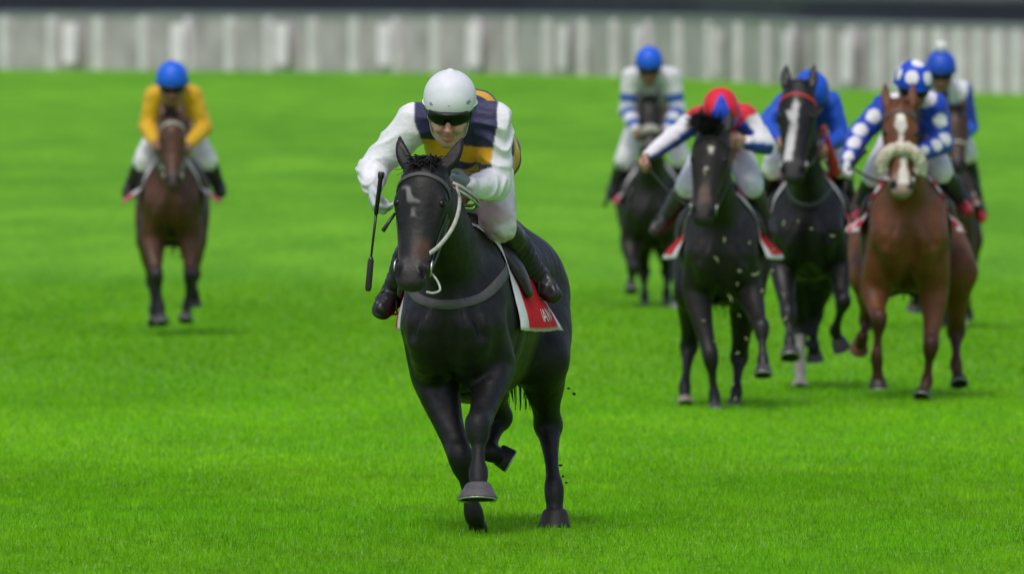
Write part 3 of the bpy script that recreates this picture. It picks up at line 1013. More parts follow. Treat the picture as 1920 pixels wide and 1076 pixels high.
        for s in (-1, 1):
            P = [H(s * .086, .045, .004), H(s * .094, .0, .012), H(s * .09, -.05, .02)]
            tv, tf = tube(P, .008 * js, 6)
            mesh_obj('goggle_strap', tv, tf, M_LEATHER, go)
    return dict(J=J, root=root, H=H)

def mats_strap(sp):
    return M_TANREIN

# ------------------------------------------------------------------ the setting: turf, fence, barrier
def build_ground():
    ys = np.concatenate([np.arange(-60, 40, 10), np.arange(40, 330, 2.0), np.arange(330, 1200, 30), [2000, 4000]])
    xs = np.concatenate([[-1500, -600, -250], np.arange(-120, 121, 6), [250, 600, 1500]])
    V_ = np.array([[x, y, ground_h(max(y, 0))] for y in ys for x in xs])
    nx = len(xs)
    q = np.array([[i * nx + j, i * nx + j + 1, (i + 1) * nx + j + 1, (i + 1) * nx + j] for i in range(len(ys) - 1) for j in range(nx - 1)])
    m, n, l, b = mat_new('turf')
    tc = n.new('ShaderNodeTexCoord')
    def noise(scale, stretch, det=3):
        mp = n.new('ShaderNodeMapping'); mp.inputs['Scale'].default_value = stretch
        l.new(tc.outputs['Object'], mp.inputs[0])
        z = n.new('ShaderNodeTexNoise'); z.inputs['Scale'].default_value = scale; z.inputs['Detail'].default_value = det
        l.new(mp.outputs[0], z.inputs['Vector'])
        return z.outputs[0]
    def ramp(src, c0, c1, p0=.35, p1=.65):
        r = n.new('ShaderNodeValToRGB')
        r.color_ramp.elements[0].position = p0; r.color_ramp.elements[1].position = p1
        r.color_ramp.elements[0].color = (*c0, 1); r.color_ramp.elements[1].color = (*c1, 1)
        l.new(src, r.inputs[0]); return r.outputs[0]
    c1 = ramp(noise(.9, (1, .18, 1)), (.092, .290, .006), (.138, .370, .010))
    c2 = ramp(noise(.08, (1, .35, 1)), (.86, .90, .8), (1.12, 1.06, 1.3))
    c3 = ramp(noise(14, (1, .3, 1), 5), (.75, .75, .75), (1.25, 1.25, 1.25))
    mx = n.new('ShaderNodeMix'); mx.data_type = 'RGBA'; mx.blend_type = 'MULTIPLY'; mx.inputs[0].default_value = 1
    l.new(c1, mx.inputs[6]); l.new(c2, mx.inputs[7])
    mx2 = n.new('ShaderNodeMix'); mx2.data_type = 'RGBA'; mx2.blend_type = 'MULTIPLY'; mx2.inputs[0].default_value = 1
    l.new(mx.outputs[2], mx2.inputs[6]); l.new(c3, mx2.inputs[7])
    l.new(mx2.outputs[2], b.inputs['Base Color'])
    b.inputs['Roughness'].default_value = .9; b.inputs['Specular IOR Level'].default_value = .1
    tag(mesh_obj('ground', V_, q, m, None, None), kind='structure')

def vnoise(x, y, seed):
    g = np.random.default_rng(seed).random((256, 256))
    xi, yi = np.floor(x).astype(int), np.floor(y).astype(int)
    fx, fy = x - xi, y - yi
    fx, fy = fx * fx * (3 - 2 * fx), fy * fy * (3 - 2 * fy)
    a, b = g[xi % 256, yi % 256], g[(xi + 1) % 256, yi % 256]
    c, d = g[xi % 256, (yi + 1) % 256], g[(xi + 1) % 256, (yi + 1) % 256]
    return (a * (1 - fx) + b * fx) * (1 - fy) + (c * (1 - fx) + d * fx) * fy

def build_grass():
    zones = [(46.5, 62, 2700, .0040, .038, 3.6, 1.08), (62, 80, 800, .007, .040, 5.6, 1.38), (80, 112, 260, .012, .048, 8.0, 1.05)]
    allv, allc = [], []
    for y0, y1, dens, wid, hgt, hw, zg in zones:
        nb = int((y1 - y0 + 8) * 2 * hw * dens * 1.25)
        y = RNG.uniform(y0 - 4, y1 + 4, nb); x = RNG.uniform(-1, 1, nb)
        x = np.where(np.abs(x) < .78, x / .78 * hw, np.sign(x) * (hw + ((np.abs(x) - .78) / .22) ** 2.2 * hw * 1.6))
        keep = RNG.random(nb) < np.minimum(sstep(y0 - 4, y0 + 4, y) if y0 > 47 else sstep(42.5, 47, y), 1 - sstep(y1 - 4, y1 + 4, y))
        y, x = y[keep], x[keep]; nb = len(y)
        z = ground_h(y)
        cl = vnoise(x * 6, y * 2.2, 1) * .6 + vnoise(x * 14, y * 4.5, 2) * .4
        pat0 = np.sin(x * 2.1 + np.sin(y * .9) * 2) * np.sin(y * 1.3 + x) * .5 + np.sin(x * 5.3 + y * 1.7) * .3 + np.sin(x * .8 - y * .31) * .5
        pat = pat0 * .45 + (vnoise(x * 1.2, y * .22, 5) - .5) * 1.8
        h = hgt * RNG.uniform(.45, 1.1, nb) * (.62 + .76 * cl)
        w = wid * RNG.uniform(.6, 1.3, nb)
        an = RNG.uniform(0, math.pi, nb); an2 = RNG.uniform(0, 2 * math.pi, nb)
        ln = RNG.uniform(.05, .75, nb) * h
        base = np.stack([x, y, z - .004], 1)
        dx = np.stack([np.cos(an) * w / 2, np.sin(an) * w / 2, np.zeros(nb)], 1)
        tip = base + np.stack([np.cos(an2) * ln, np.sin(an2) * ln, h], 1)
        v = np.stack([base - dx, base + dx, tip], 1).reshape(-1, 3)
        k = RNG.uniform(0, 1, nb)
        c0 = np.array([.098, .325, .003]); c1 = np.array([.245, .520, .012])
        c = c0 + (c1 - c0) * k[:, None]
        c *= zg * (1 + .13 * pat[:, None]) * (1 + (cl[:, None] - .5) * (.62 if y0 < 60 else .3)) * (1 + .16 * (vnoise(x * 1.7, y * .5, 9) - .5)[:, None] * 2 * A(1, .25, 1.4))
        yl = RNG.random(nb) < .025
        c[yl] = [.45, .58, .22]
        dk = RNG.random(nb) < .06
        c[dk] *= .5
        c = np.repeat(c, 3, axis=0)
        allv.append(v); allc.append(c)
    v = np.concatenate(allv); c = np.concatenate(allc)
    f = np.arange(len(v), dtype=np.int32).reshape(-1, 3)
    m, n, l, b = mat_new('grass_blade')
    at = n.new('ShaderNodeAttribute'); at.attribute_name = 'Col'
    l.new(at.outputs['Color'], b.inputs['Base Color'])
    b.inputs['Roughness'].default_value = .5; b.inputs['Specular IOR Level'].default_value = .05
    tr = n.new('ShaderNodeBsdfTranslucent'); l.new(at.outputs['Color'], tr.inputs[0])
    ms = n.new('ShaderNodeMixShader'); ms.inputs[0].default_value = .35
    l.new(b.outputs[0], ms.inputs[1]); l.new(tr.outputs[0], ms.inputs[2])
    l.new(ms.outputs[0], n['Material Output'].inputs[0])
    o = mesh_obj('grass', v, f, m, None, c, smooth=False)
    tag(o, 'short bright green racecourse grass covering the track', 'grass', kind='stuff')

FP = [(-3400, 100, 345), (-2000, 110, 330), (-620, 126, 312), (-300, 128, 309), (0, 130, 305), (480, 133, 297), (960, 138, 288), (1300, 147, 274), (1500, 158, 257.5), (1700, 167, 253), (1900, 178, 250), (2200, 196, 245), (3000, 250, 225)]
def fence_pt(px):
    xs = [p[0] for p in FP]
    Y = np.interp(px, xs, [p[2] for p in FP])
    return A((px - 960) * Y / F, Y, float(ground_h(Y)))

def box_between(a, b, z0, z1, th):
    d = unit((b - a) * A(1, 1, 0)); nrm = A(d[1], -d[0], 0) * th / 2
    V_ = [a - nrm + A(0, 0, z0), a + nrm + A(0, 0, z0), b + nrm + A(0, 0, z0), b - nrm + A(0, 0, z0),
          a - nrm + A(0, 0, z1), a + nrm + A(0, 0, z1), b + nrm + A(0, 0, z1), b - nrm + A(0, 0, z1)]
    return V_, [[0, 3, 2, 1], [4, 5, 6, 7], [0, 1, 5, 4], [1, 2, 6, 5], [2, 3, 7, 6], [3, 0, 4, 7]]

def build_fence():
    M_PANEL = mat_plain('grey_fence_panel', (.43, .39, .405), rough=.7, nscale=1.2, namt=.22)
    M_POST = mat_plain('pale_fence_post', (.70, .66, .69), rough=.6, nscale=2, namt=.12)
    M_RAIL = mat_plain('blue_grey_rail', (.20, .215, .235), rough=.6, nscale=1, namt=.15)
    M_BOARD = mat_plain('white_board', (.88, .79, .87), rough=.55, nscale=2, namt=.08)
    M_DARK = mat_plain('navy_barrier', (.018, .022, .036), rough=.6, nscale=.3, namt=.3)
    M_COPE = mat_plain('barrier_coping', (.08, .09, .11), rough=.6, nscale=1, namt=.15)
    H_ = 1.56
    root = tag(empty('fence', fence_pt(960)), 'long pale grey panelled fence with light posts curving across the far side of the turf', 'fence')
    pxs = np.arange(-2960, 2960, 40)
    panels, rails = [], []
    for a, b in zip(pxs[:-1], pxs[1:]):
        A_, B_ = fence_pt(a), fence_pt(b)
        panels.append(box_between(A_, B_, -.3, H_ - .14, .06))
        rails.append(box_between(A_, B_, H_ - .14, H_, .12))
    v, f = merge(panels); mesh_obj('panel_run', v, f, M_PANEL, root, smooth=False)
    v, f = merge(rails); mesh_obj('top_rail', v, f, M_RAIL, root, smooth=False)
    dpost = [15 - 86 * i for i in range(26, 0, -1)] + [15, 103, 190, 275, 360, 437, 510, 592, 670, 748, 822, 898, 965, 1032, 1098, 1157, 1222, 1278, 1335, 1390, 1443, 1492, 1552, 1602, 1652, 1690, 1730, 1766, 1806, 1842, 1878, 1914, 1950, 1990, 2030, 2080]
    for i, px in enumerate(dpost):
        p = fence_pt(px); q = fence_pt(px + 6)
        d = unit((q - p) * A(1, 1, 0)); nrm = A(d[1], -d[0], 0)
        wd = .135 if px < 1500 else .12
        c = p + nrm * .10
        v, f = box_between(c - d * wd, c + d * wd, -.2, H_ - .16, .13)
        mesh_obj('post', v, f, M_POST, root, smooth=False)
    boards = [(147, 'hanging left of the yellow jockey'), (350, 'hanging above the yellow jockey'), (545, 'between the yellow jockey and the white helmet'), (738, 'just left of the white helmet'),
              (906, 'just right of the white helmet'), (1075, 'left of the jockey in white and blue hoops'), (1218, 'behind the blue cap of the hooped jockey'), (1365, 'above the red capped jockey'),
              (1497, 'above the black horse with the red browband'), (1610, 'left of the white pompom')]
    for px, ds in boards:
        p = fence_pt(px); q = fence_pt(px + 6)
        d = unit((q - p) * A(1, 1, 0)); nrm = A(d[1], -d[0], 0)
        c = p + nrm * .30
        wd = .27 if px < 1300 else .2
        o = tag(empty('white_board', c), 'white upright board on the far fence ' + ds, 'board', 'white boards along the far fence')
        v, f = box_between(c - d * wd, c + d * wd, .18, H_ - .32, .05)
        mesh_obj('board_face', v, f, M_BOARD, o, smooth=False)
        v, f = box_between(c - d * .03 - nrm * .1, c + d * .03 - nrm * .1, -.1, H_ - .4, .10)
        mesh_obj('stake', v, f, M_POST, o, smooth=False)
    root2 = tag(empty('barrier', fence_pt(960) + A(0, 3, 0)), 'dark navy barrier rising just behind the pale grey fence', 'barrier')
    dk, cp = [], []
    for a, b in zip(pxs[:-1], pxs[1:]):
        A_, B_ = fence_pt(a) + A(0, 2.6, .015), fence_pt(b) + A(0, 2.6, .015)
        hh = lambda x: 1.96 + .12 * max(0, (1500 - x) / 1500)
        v, f = box_between(A_, B_, -.3, 1.97, .2); dk.append((v, f))
        v, f = box_between(A_, B_, 1.97, 2.10, .26); cp.append((v, f))
    v, f = merge(dk); mesh_obj('barrier_wall', v, f, M_DARK, root2, smooth=False)
    v, f = merge(cp); mesh_obj('coping', v, f, M_COPE, root2, smooth=False)

build_ground()
build_grass()
build_fence()

# ------------------------------------------------------------------ saddle cloth colours
RED, WHT = A(.62, .012, .02), A(.72, .71, .76)
def cloth_red(x, y, s=1):
    # x: 0 spine .. 1 hem, y: 0 front .. 1 back
    if y < .15: return WHT
    if x > .968: return WHT
    if y > .965: return WHT
    return RED
def cloth_front_white(x, y, s=1):
    if y < .14 or x > .95: return WHT
    return RED
def cloth_check(x, y, s=1):
    k = (int(x * 11) + int(y * 3)) % 2
    return A(.62, .05, .07) if k else A(.74, .66, .70)
def cloth_pink(x, y, s=1):
    if x > .86: return A(.62, .10, .17)
    return A(.70, .64, .69)

BLACK = (.0085, .0075, .0078)

# ------------------------------------------------------------------ the winner
def hero_extra(root, bvh, L, H, strapf, U, V, W):
    # loose end of the noseband strap at the far cheek
    tv, tf = tube([pix(741, 400, D0 - .86), pix(730, 415, D0 - .88), pix(718, 433, D0 - .9)], [.007, .008, .010], 6)
    mesh_obj('loose_strap', tv, tf, M_LEATHER, root)
    # pale neck strap by the withers, and the white rein hanging along the cheek
    for off in (0, 9):
        P = smooth_path([pix(px_, py_ + off, D0 + v_) for px_, py_, v_ in ((848, 344, -.47), (862, 350, -.46), (880, 362, -.42), (895, 376, -.34), (888, 386, -.28), (868, 386 , -.26))], 5)
        sv, sf = strap(P, [A(.2, -.8, .6)] * len(P), .019, .007)
        mesh_obj('looped_rein', sv, sf, M_TANREIN, root)
    P = smooth_path([pix(px_, py_, D0 + v_) for px_, py_, v_ in ((797, 480, -1.0), (820, 464, -.98), (843, 436, -.93), (856, 408, -.86), (861, 378, -.76), (856, 352, -.55))], 5)
    sv, sf = strap(P, [unit(H(0, .5, .6) - H(0, 0, 0))] * len(P), .020, .007)
    mesh_obj('white_rein', sv, sf, M_WHITEREIN, root)
    P = [H(.54, .075, -.045), H(.575, .10, -.05), H(.62, .115, -.05), H(.64, .09, -.045), H(.635, .06, -.045)]
    tv, tf = tube(smooth_path(P, 5), .0055, 6)
    mesh_obj('lip_strap', tv, tf, M_WHITEREIN, root)

D0 = 52.6
make_horse(dict(
    d=D0, cx=848, zc=.985, b=1.0, yaw=9, ls=1.12, su=.135, vox=.0085, seed=3,
    label='black racehorse out in front under the white helmeted jockey',
    coat=BLACK, points=(.009, .0085, .0085), hair=(.010, .009, .010), hoof=(.085, .078, .078),
    hoof_LH=(.018, .015, .014), hoof_RH=(.016, .014, .013), hoof_RF=(.02, .018, .018),
    poll=(796, 314, -.82), nose=(769, 534, -1.06), turn=-13, hw=1.2, arch=.05, nb=1.0, eartip=.13,
    RF=[(818, 712, -.12), (866, 868, -.34), (888, 962, -.30), (900, 1004, -.22)], hs_RF=.5, hax_RF=(0, .35, -.9),
    LF=[(922, 690, -.15), (896, 808, -.52), (897, 886, -.60), (897, 934, -.70)], hax_LF=(0, .22, -.85), hs_LF=1.12, hl_LF=.72, hf_LF=1.22, hoof_LF=(.085, .078, .082),
    RH=[(905, 680, .62), (934, 782, .95), (917, 846, .74), (954, 862, .80)], hax_RH=(.6, -.35, -.4), hl_RH=.7, hf_RH=.82,
    LH=[(1012, 670, .62), (1028, 797, .88), (1039, 918, .56), (1041, 988, .50)], hs_LH=1.12, hax_LH=(0, .1, -.9), hf_LH=1.05,
    white=[(.12, .205, -.058, -.020, .010, .011), (.235, .275, -.020, -.016, .003, .008)], whitecol=(.19, .18, .185), wobble=2.0,
    nosebrown=(.060, .030, .020), nbx=.035, muzzle=(.030, .026, .027), brow='grey', cheek='leather', forelock=(170, .075, .1),
    breast=('grey', .05), girth='leather', clothcol=cloth_red, cloth_v=(-.02, .50), cloth_a=107, flare=.06, text='IAW', textv=.36, textw=-.03,
    hands=((838, 345, -.45), (858, 345, -.45)), rein='leather', extra=hero_extra, tail=.06, maneside=-1))

NAVY, GOLD = A(.028, .028, .088), A(.70, .36, .010)
def silk_hero(v, nm, near, T, c):
    rel = v - c['shm']
    wv = waves(v, 14, 2) * .006
    q = -rel[:, 2] + wv - rel[:, 0] * .10 - .035
    st = np.tile(NAVY, (len(v), 1))
    fr = rel[:, 1] < .035
    g = ((q > .060) & (q < .135)) | ((q > .172) & (q < .205))
    q2 = rel[:, 1] + wv
    g2 = ((q2 > .035) & (q2 < .12)) | ((q2 > .17) & (q2 < .25)) | ((q2 > .31) & (q2 < .39)) | ((q2 > .45) & (q2 < .53))
    st[np.where(fr, g, g2)] = GOLD
    w = np.zeros(len(v), bool)
    for k, s in (('L', -1), ('R', 1)):
        J = c['J']
        m = np.isin(near, [1, 2] if k == 'L' else [3, 4])
        x = (v[:, 0] - J['sh' + k][0]) * s
        w |= m & (x > (-.005 if s < 0 else .018) - (.06 if s < 0 else .03) * np.clip((J['sh' + k][2] - v[:, 2]) / .15, 0, 1)) & (v[:, 1] < J['sh' + k][1] + .07)
        w |= np.isin(near, [2] if k == 'L' else [4])
    st[w] = A(.76, .75, .80)
    cu = ((near == 2) & (T[2] > .93)) | ((near == 4) & (T[4] > .93))
    st[cu] = A(.66, .65, .70)
    return st
def cap_hero(s, f, u, v):
    c = np.tile(A(.70, .70, .76), (len(v), 1))
    for (ss, uu, r) in ((-.073, .066, .007), (.003, .070, .004), (.082, .075, .009)):
        m = (np.hypot(s - ss, u - uu) < r) & (f > 0)
        c[m] = A(.25, .25, .32)
    c[u < .035] = A(.045, .045, .07)
    return c
hero_j = make_jockey(dict(
    d=D0, vox=.0065, bvox=.0055, js=1.10, bs=1.08, label='person in white helmet and dark goggles on the leading black horse',
    head=(843, 212, -.42), look=(17, -3, -2), shL=(776, 232, -.14), shR=(926, 232, -.12), elL=(699, 318, -.12), wrL=(698, 352, -.30),
    elR=(930, 345, -.16), wrR=(882, 352, -.36), hip=(902, 286, .40), knL=(792, 430, .02), knR=(934, 416, .0),
    anL=(738, 552, .42), anR=(1006, 522, .40), toL=(716, 582, .30), toR=(1036, 552, .33),
    hdL=(.15, -.35, -1), hsL=(0, -.9, .3), hpL=(1, -.1, 0), hdR=(-1, -.45, .25), hsR=(.1, -.3, 1), hpR=(0, .8, -.4), hscale=1.15,
    open_fingers=(('L', 3), ('L', 0)), skin=(.56, .33, .255), gloveL=A(.50, .54, .60), gloveR=A(.15, .18, .19), silks=silk_hero, cap=cap_hero, breeches=(.70, .66, .70), dirt=True, bt=1.18,
    band=(.05, .05, .08), band2=(.75, .75, .80), peakcol=(.020, .022, .022), puff=.016, fold=.011, hunch=.10))
# gloved reins hand sits on the neck; the whip is held in the other
def make_whip(label, top, grip, mid, end, Yt, r=1.0):
    P0, P1, P2, P3 = pix(*top, Yt), pix(*grip, Yt), pix(*mid, Yt), pix(*end, Yt)
    root = tag(empty('riding_whip', P1), label, 'whip', 'riding whips held by jockeys')
    tv, tf = tube([P0 - unit(P1 - P0) * .004, P0, P0 + unit(P1 - P0) * .02, P0 + unit(P1 - P0) * .03, P1], [.010 * r, .015 * r, .015 * r, .011 * r, .010 * r], 8)
    mesh_obj('handle', tv, tf, M_LEATHER, root)
    tv, tf = tube([P1, lerp(P1, P2, .5), P2], [.007 * r, .006 * r, .005 * r], 8)
    mesh_obj('shaft', tv, tf, M_LEATHER, root)
    tv, tf = tube([P2, lerp(P2, P3, .12), lerp(P2, P3, .9), P3], [.005 * r, .014 * r, .015 * r, .010 * r], 8, (A(0, 1, 0), .35))
    mesh_obj('flap', tv, tf, M_LEATHER, root)
make_whip('long black whip in the gloved hand of the jockey in the white helmet', (715, 324), (705, 402), (696, 480), (690, 546), D0 - .42)

# ------------------------------------------------------------------ the chasing group
def plain_cap(col):
    def f_(s, f, u, v):
        return np.tile(np.array(col), (len(v), 1))
    return f_
BLUE = A(.006, .060, .55)
# black horse, red and blue cap
D1 = 75.4
make_horse(dict(
    d=D1, cx=1352, zc=.905, b=.93, yaw=2, ls=1.05, vox=.012, seed=5,
    label='black racehorse with small white star and bushy forelock under the red capped jockey',
    coat=(.0135, .0108, .009), points=(.011, .010, .010), hoof=(.05, .047, .05), hair=(.010, .009, .009),
    poll=(1336, 246, -.75), nose=(1316, 416, -1.0), turn=-8, hw=1.1, arch=.02,
    RF=[(1308, 545, -.12), (1333, 675, -.3), (1340, 745, -.28), (1342, 776, -.34)],
    LF=[(1402, 545, -.15), (1428, 620, -.48), (1431, 676, -.58), (1431, 704, -.66)], hax_LF=(0, -.3, -.8),
    RH=[(1300, 545, .62), (1292, 650, .9), (1284, 725, .65), (1285, 762, .55)], hoof_RH=(.30, .24, .18),
    LH=[(1398, 545, .62), (1386, 670, .9), (1381, 735, .72), (1376, 766, .68)],
    white=[(.13, .175, .012, .010, .014, .010), (.265, .280, -.005, -.01, .004, .003)], nosebrown=(.10, .055, .045), muzzle=(.02, .017, .017),
    forelock=(420, .17, -.3), cheek='leather', brow='leather', clothcol=cloth_front_white, cloth_v=(-.10, .50), cloth_a=108, flare=.12, ff=.5,
    hands=((1205, 304, -.4), (1380, 262, -.42)), maneside=-1))
def silk_rb(v, nm, near, T, c):
    st = np.tile(A(.62, .015, .03), (len(v), 1))
    sp_ = waves(v, 34, 5) > 1.35
    st[sp_ & (v[:, 2] > c['shm'][2])] = A(.75, .7, .75)
    for i in (1, 2, 3, 4):
        m = near == i
        a_, b_ = [(c['J']['shL'], c['J']['elL']), (c['J']['elL'], c['J']['wrL']), (c['J']['shR'], c['J']['elR']), (c['J']['elR'], c['J']['wrR'])][i - 1]
        ax_ = unit(b_ - a_); upv = unit(A(0, 0, 1) - ax_ * ax_[2])
        hh = (v[m] - a_) @ upv
        col = np.tile(A(.74, .72, .78), (m.sum(), 1))
        col[hh < .004] = A(.010, .045, .40)
        st[m] = col
    early = ((near == 1) & (T[1] < .22)) | ((near == 3) & (T[3] < .12))
    st[early] = A(.62, .015, .03)
    return st
def cap_rb(s, f, u, v):
    c = np.tile(A(.66, .012, .03), (len(v), 1))
    phi = np.arctan2(f, np.maximum(u - .05, 1e-4))
    c[(phi > -.35) & (np.abs(s) < .008 + .052 * np.clip(phi + .35, 0, 2))] = A(.006, .06, .55)
    return c
make_jockey(dict(
    d=D1, js=1.10, bs=1.05, label='person in red cap with a blue panel, head down, one arm outstretched',
    head=(1351, 219, -.34), look=(57, 0, 0), shL=(1306, 226, -.12), shR=(1398, 220, -.12), elL=(1262, 258, -.2), wrL=(1214, 294, -.36), elR=(1436, 272, -.16), wrR=(1396, 268, -.36),
    hip=(1360, 246, .42), knL=(1292, 345, .02), knR=(1408, 345, .02), anL=(1246, 412, .36), anR=(1434, 412, .36), toL=(1228, 432, .26), toR=(1446, 434, .26),
    hdL=(-.4, -.6, -.6), hdR=(-.8, -.6, .1), skin=(.45, .24, .18), silks=silk_rb, cap=cap_rb, band=(.01, .04, .35), peakcol=(.008, .05, .45), breeches=(.62, .62, .72), bootcol=(.045, .045, .047), goggles=False))
make_whip('dark whip held low in the bare outstretched hand of the red capped jockey', (1204, 292), (1200, 318), (1188, 352), (1180, 378), D1 - .40, 1.1)

# chestnut with sheepskin noseband
D2 = 77.3
make_horse(dict(
    d=D2, cx=1704, zc=.985, b=1.03, yaw=0, ls=1.08, vox=.012, seed=6,
    label='chestnut racehorse with a white star and a thick sheepskin noseband, nearest the right edge',
    coat=(.125, .043, .013), points=(.052, .018, .009), hair=(.12, .045, .018), hoof=(.03, .022, .018),
    poll=(1687, 200, -.75), nose=(1691, 364, -1.0), turn=2, hw=1.08, arch=.02, earback=.02,
    RF=[(1642, 545, -.12), (1648, 605, -.38), (1644, 668, -.36), (1647, 726, -.30)],
    LF=[(1750, 545, -.12), (1745, 655, -.3), (1738, 715, -.26), (1728, 747, -.34)],
    RH=[(1632, 520, .62), (1628, 600, .95), (1617, 632, .8), (1611, 652, .95)], hoof_RH=(.16, .06, .04),
    LH=[(1795, 510, .62), (1793, 622, .9), (1793, 684, .7), (1799, 722, .6)],
    white=[(.07, .14, .0, .0, .018, .034), (.14, .22, .0, .0, .034, .012), (.22, .30, .0, .0, .012, .012), (.36, .56, .015, .01, .012, .034)], muzzle=(.30, .22, .18),
    noseband='fleece', brow='grey', cheek='grey', forelock=(30, .06, .0), clothcol=cloth_check, cloth_v=(-.12, .45), cloth_a=95, flare=.09, ff=.8,
    hands=((1590, 310, -.4), (1725, 290, -.42)), maneside=1))
def silk_spots(v, nm, near, T, c):
    st = np.tile(BLUE * .85, (len(v), 1))
    J = c['J']
    cen = []
    for k, s in (('L', -1), ('R', 1)):
        sh, el, wr = J['sh' + k], J['el' + k], J['wr' + k]
        for t, a_, b_ in ((.45, sh, el), (.98, sh, el), (.55, el, wr), (1.0, el, wr)):
            ax_ = unit(b_ - a_)
            fr = unit(A(0, -1, 0) - ax_ * -ax_[1])
            cen.append((lerp(a_, b_, t) + fr * .065 + A(s * .012, 0, .015), .052))
            cen.append((lerp(a_, b_, t - .22) - fr * .06 + A(0, 0, .03), .045))
        cen.append((sh + A(-s * .06, -.06, .06), .075))
        cen.append((sh + A(-s * .09, -.10, -.10), .05))
    for p, r in cen:
        st[np.linalg.norm(v - p, axis=1) < r] = A(.76, .75, .80)
    return st
def cap_spots(s, f, u, v):
    c = np.tile(BLUE, (len(v), 1))
    P = np.stack([s, f, u], 1)
    P = unit_rows(P - A(0, -.01, .06))
    for d in ((-.42, .82, .36), (.46, .80, .36), (-.95, .1, .3), (.95, .1, .3), (0, .25, .97), (0, -.9, .3), (-.6, -.6, .5), (.6, -.6, .5)):
        c[P @ unit(d) > .945] = A(.78, .77, .82)
    return c
make_jockey(dict(
    d=D2, js=1.10, bs=1.08, label='person in blue silks and cap with large white spots on the chestnut horse',
    head=(1711, 168, -.36), look=(18, 16, -3), shL=(1660, 202, -.12), shR=(1752, 200, -.12), elL=(1612, 252, -.16), wrL=(1588, 304, -.34), elR=(1766, 268, -.12), wrR=(1722, 288, -.36),
    hip=(1706, 226, .42), knL=(1642, 325, .04), knR=(1762, 318, .04), anL=(1614, 390, .34), anR=(1804, 376, .34), toL=(1606, 412, .24), toR=(1816, 396, .24),
    hdL=(-.1, -.5, -.9), hdR=(-.8, -.6, .1), skin=(.20, .095, .06), gloveL=A(.62, .62, .68), gloveR=A(.62, .62, .66), silks=silk_spots, cap=cap_spots, band=BLUE * .8, peakcol=BLUE * .7, breeches=(.66, .63, .70), puff=.022, toecol=A(.25, .02, .03)))
make_whip('dark whip standing up out of the white gloved hand of the spotted jockey', (1624, 282), (1596, 316), (1588, 340), (1584, 362), D2 - .40, 1.1)

# black horse with white blaze and red browband
D3 = 79.5
def red_extra(root, bvh, L, H, strapf, U, V, W):
    # red sheet showing along the near side of the neck
    P = smooth_path([pix(1543, 236, D3 - .45), pix(1553, 270, D3 - .42), pix(1560, 300, D3 - .36), pix(1566, 328, D3 - .30)], 5)
    sv, sf = tube(P, [.012 + .030 * sstep(0, 1, i / (len(P) - 1)) + .006 * math.sin(i * 1.9) for i in range(len(P))], 10, (A(0, 1, .1), .35))
    mesh_obj('red_neck_cloth', sv, sf, M_REDSTRAP, root)
make_horse(dict(
    d=D3, cx=1516, zc=.985, b=.95, yaw=1, ls=1.08, vox=.0125, seed=8,
    label='black racehorse with a long white blaze and a red browband',
    coat=(.009, .0082, .0088), points=(.011, .010, .011), hair=(.009, .009, .010), hoof=(.05, .047, .05),
    poll=(1495, 166, -.75), nose=(1486, 337, -1.0), turn=-12, hw=1.12, arch=.02, eartip=.08,
    RF=[(1470, 500, -.12), (1478, 592, -.46), (1481, 640, -.58), (1482, 672, -.68)], hax_RF=(0, -.4, -.7), hs_RF=1.15,
    LF=[(1570, 490, -.1), (1580, 570, -.3), (1566, 620, -.08), (1577, 650, -.04)], hax_LF=(.2, .2, -.4),
    RH=[(1485, 510, .62), (1502, 610, .9), (1500, 692, .65), (1500, 730, .55)], socks=('RH',), hoof_RH=(.45, .40, .33),
    LH=[(1545, 510, .62), (1527, 590, .92), (1526, 650, .8), (1528, 674, .85)],
    white=[(.08, .12, .004, .004, .004, .014), (.12, .26, .004, -.004, .014, .018), (.17, .24, -.028, -.02, .022, .006), (.26, .50, -.006, -.034, .018, .026)], whitecol=(.55, .52, .54), muzzle=(.035, .032, .034),
    brow='red', cheek='leather', forelock=(30, .06, .0), breast=('grey', .03, .10), clothcol=cloth_front_white, cloth_v=(-.14, .5), cloth_a=98, ff=.8, flare=.06,
    hands=((1466, 268, -.4), (1542, 270, -.42)), extra=red_extra, maneside=-1))
def silk_plain(c1, dark=None):
    def f_(v, nm, near, T, c):
        st = np.tile(np.array(c1), (len(v), 1))
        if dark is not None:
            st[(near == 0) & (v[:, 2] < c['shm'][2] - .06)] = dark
        return st
    return f_
make_jockey(dict(
    d=D3, js=1.08, bs=1.05, label='person in plain bright blue silks behind the head of the horse with red browband',
    head=(1520, 184, -.28), look=(34, 10, 0), shL=(1474, 196, -.1), shR=(1556, 194, -.1), elL=(1434, 232, -.16), wrL=(1462, 264, -.36), elR=(1578, 258, -.14), wrR=(1546, 274, -.36),
    hip=(1516, 214, .42), knL=(1452, 312, .04), knR=(1572, 308, .04), anL=(1430, 372, .36), anR=(1592, 372, .36), toL=(1422, 392, .26), toR=(1600, 392, .26),
    silks=silk_plain((.005, .075, .52), A(.006, .05, .33)), cap=plain_cap((.006, .085, .62)), peakcol=(.01, .03, .2), band=(.006, .06, .45), skin=(.36, .19, .13)))

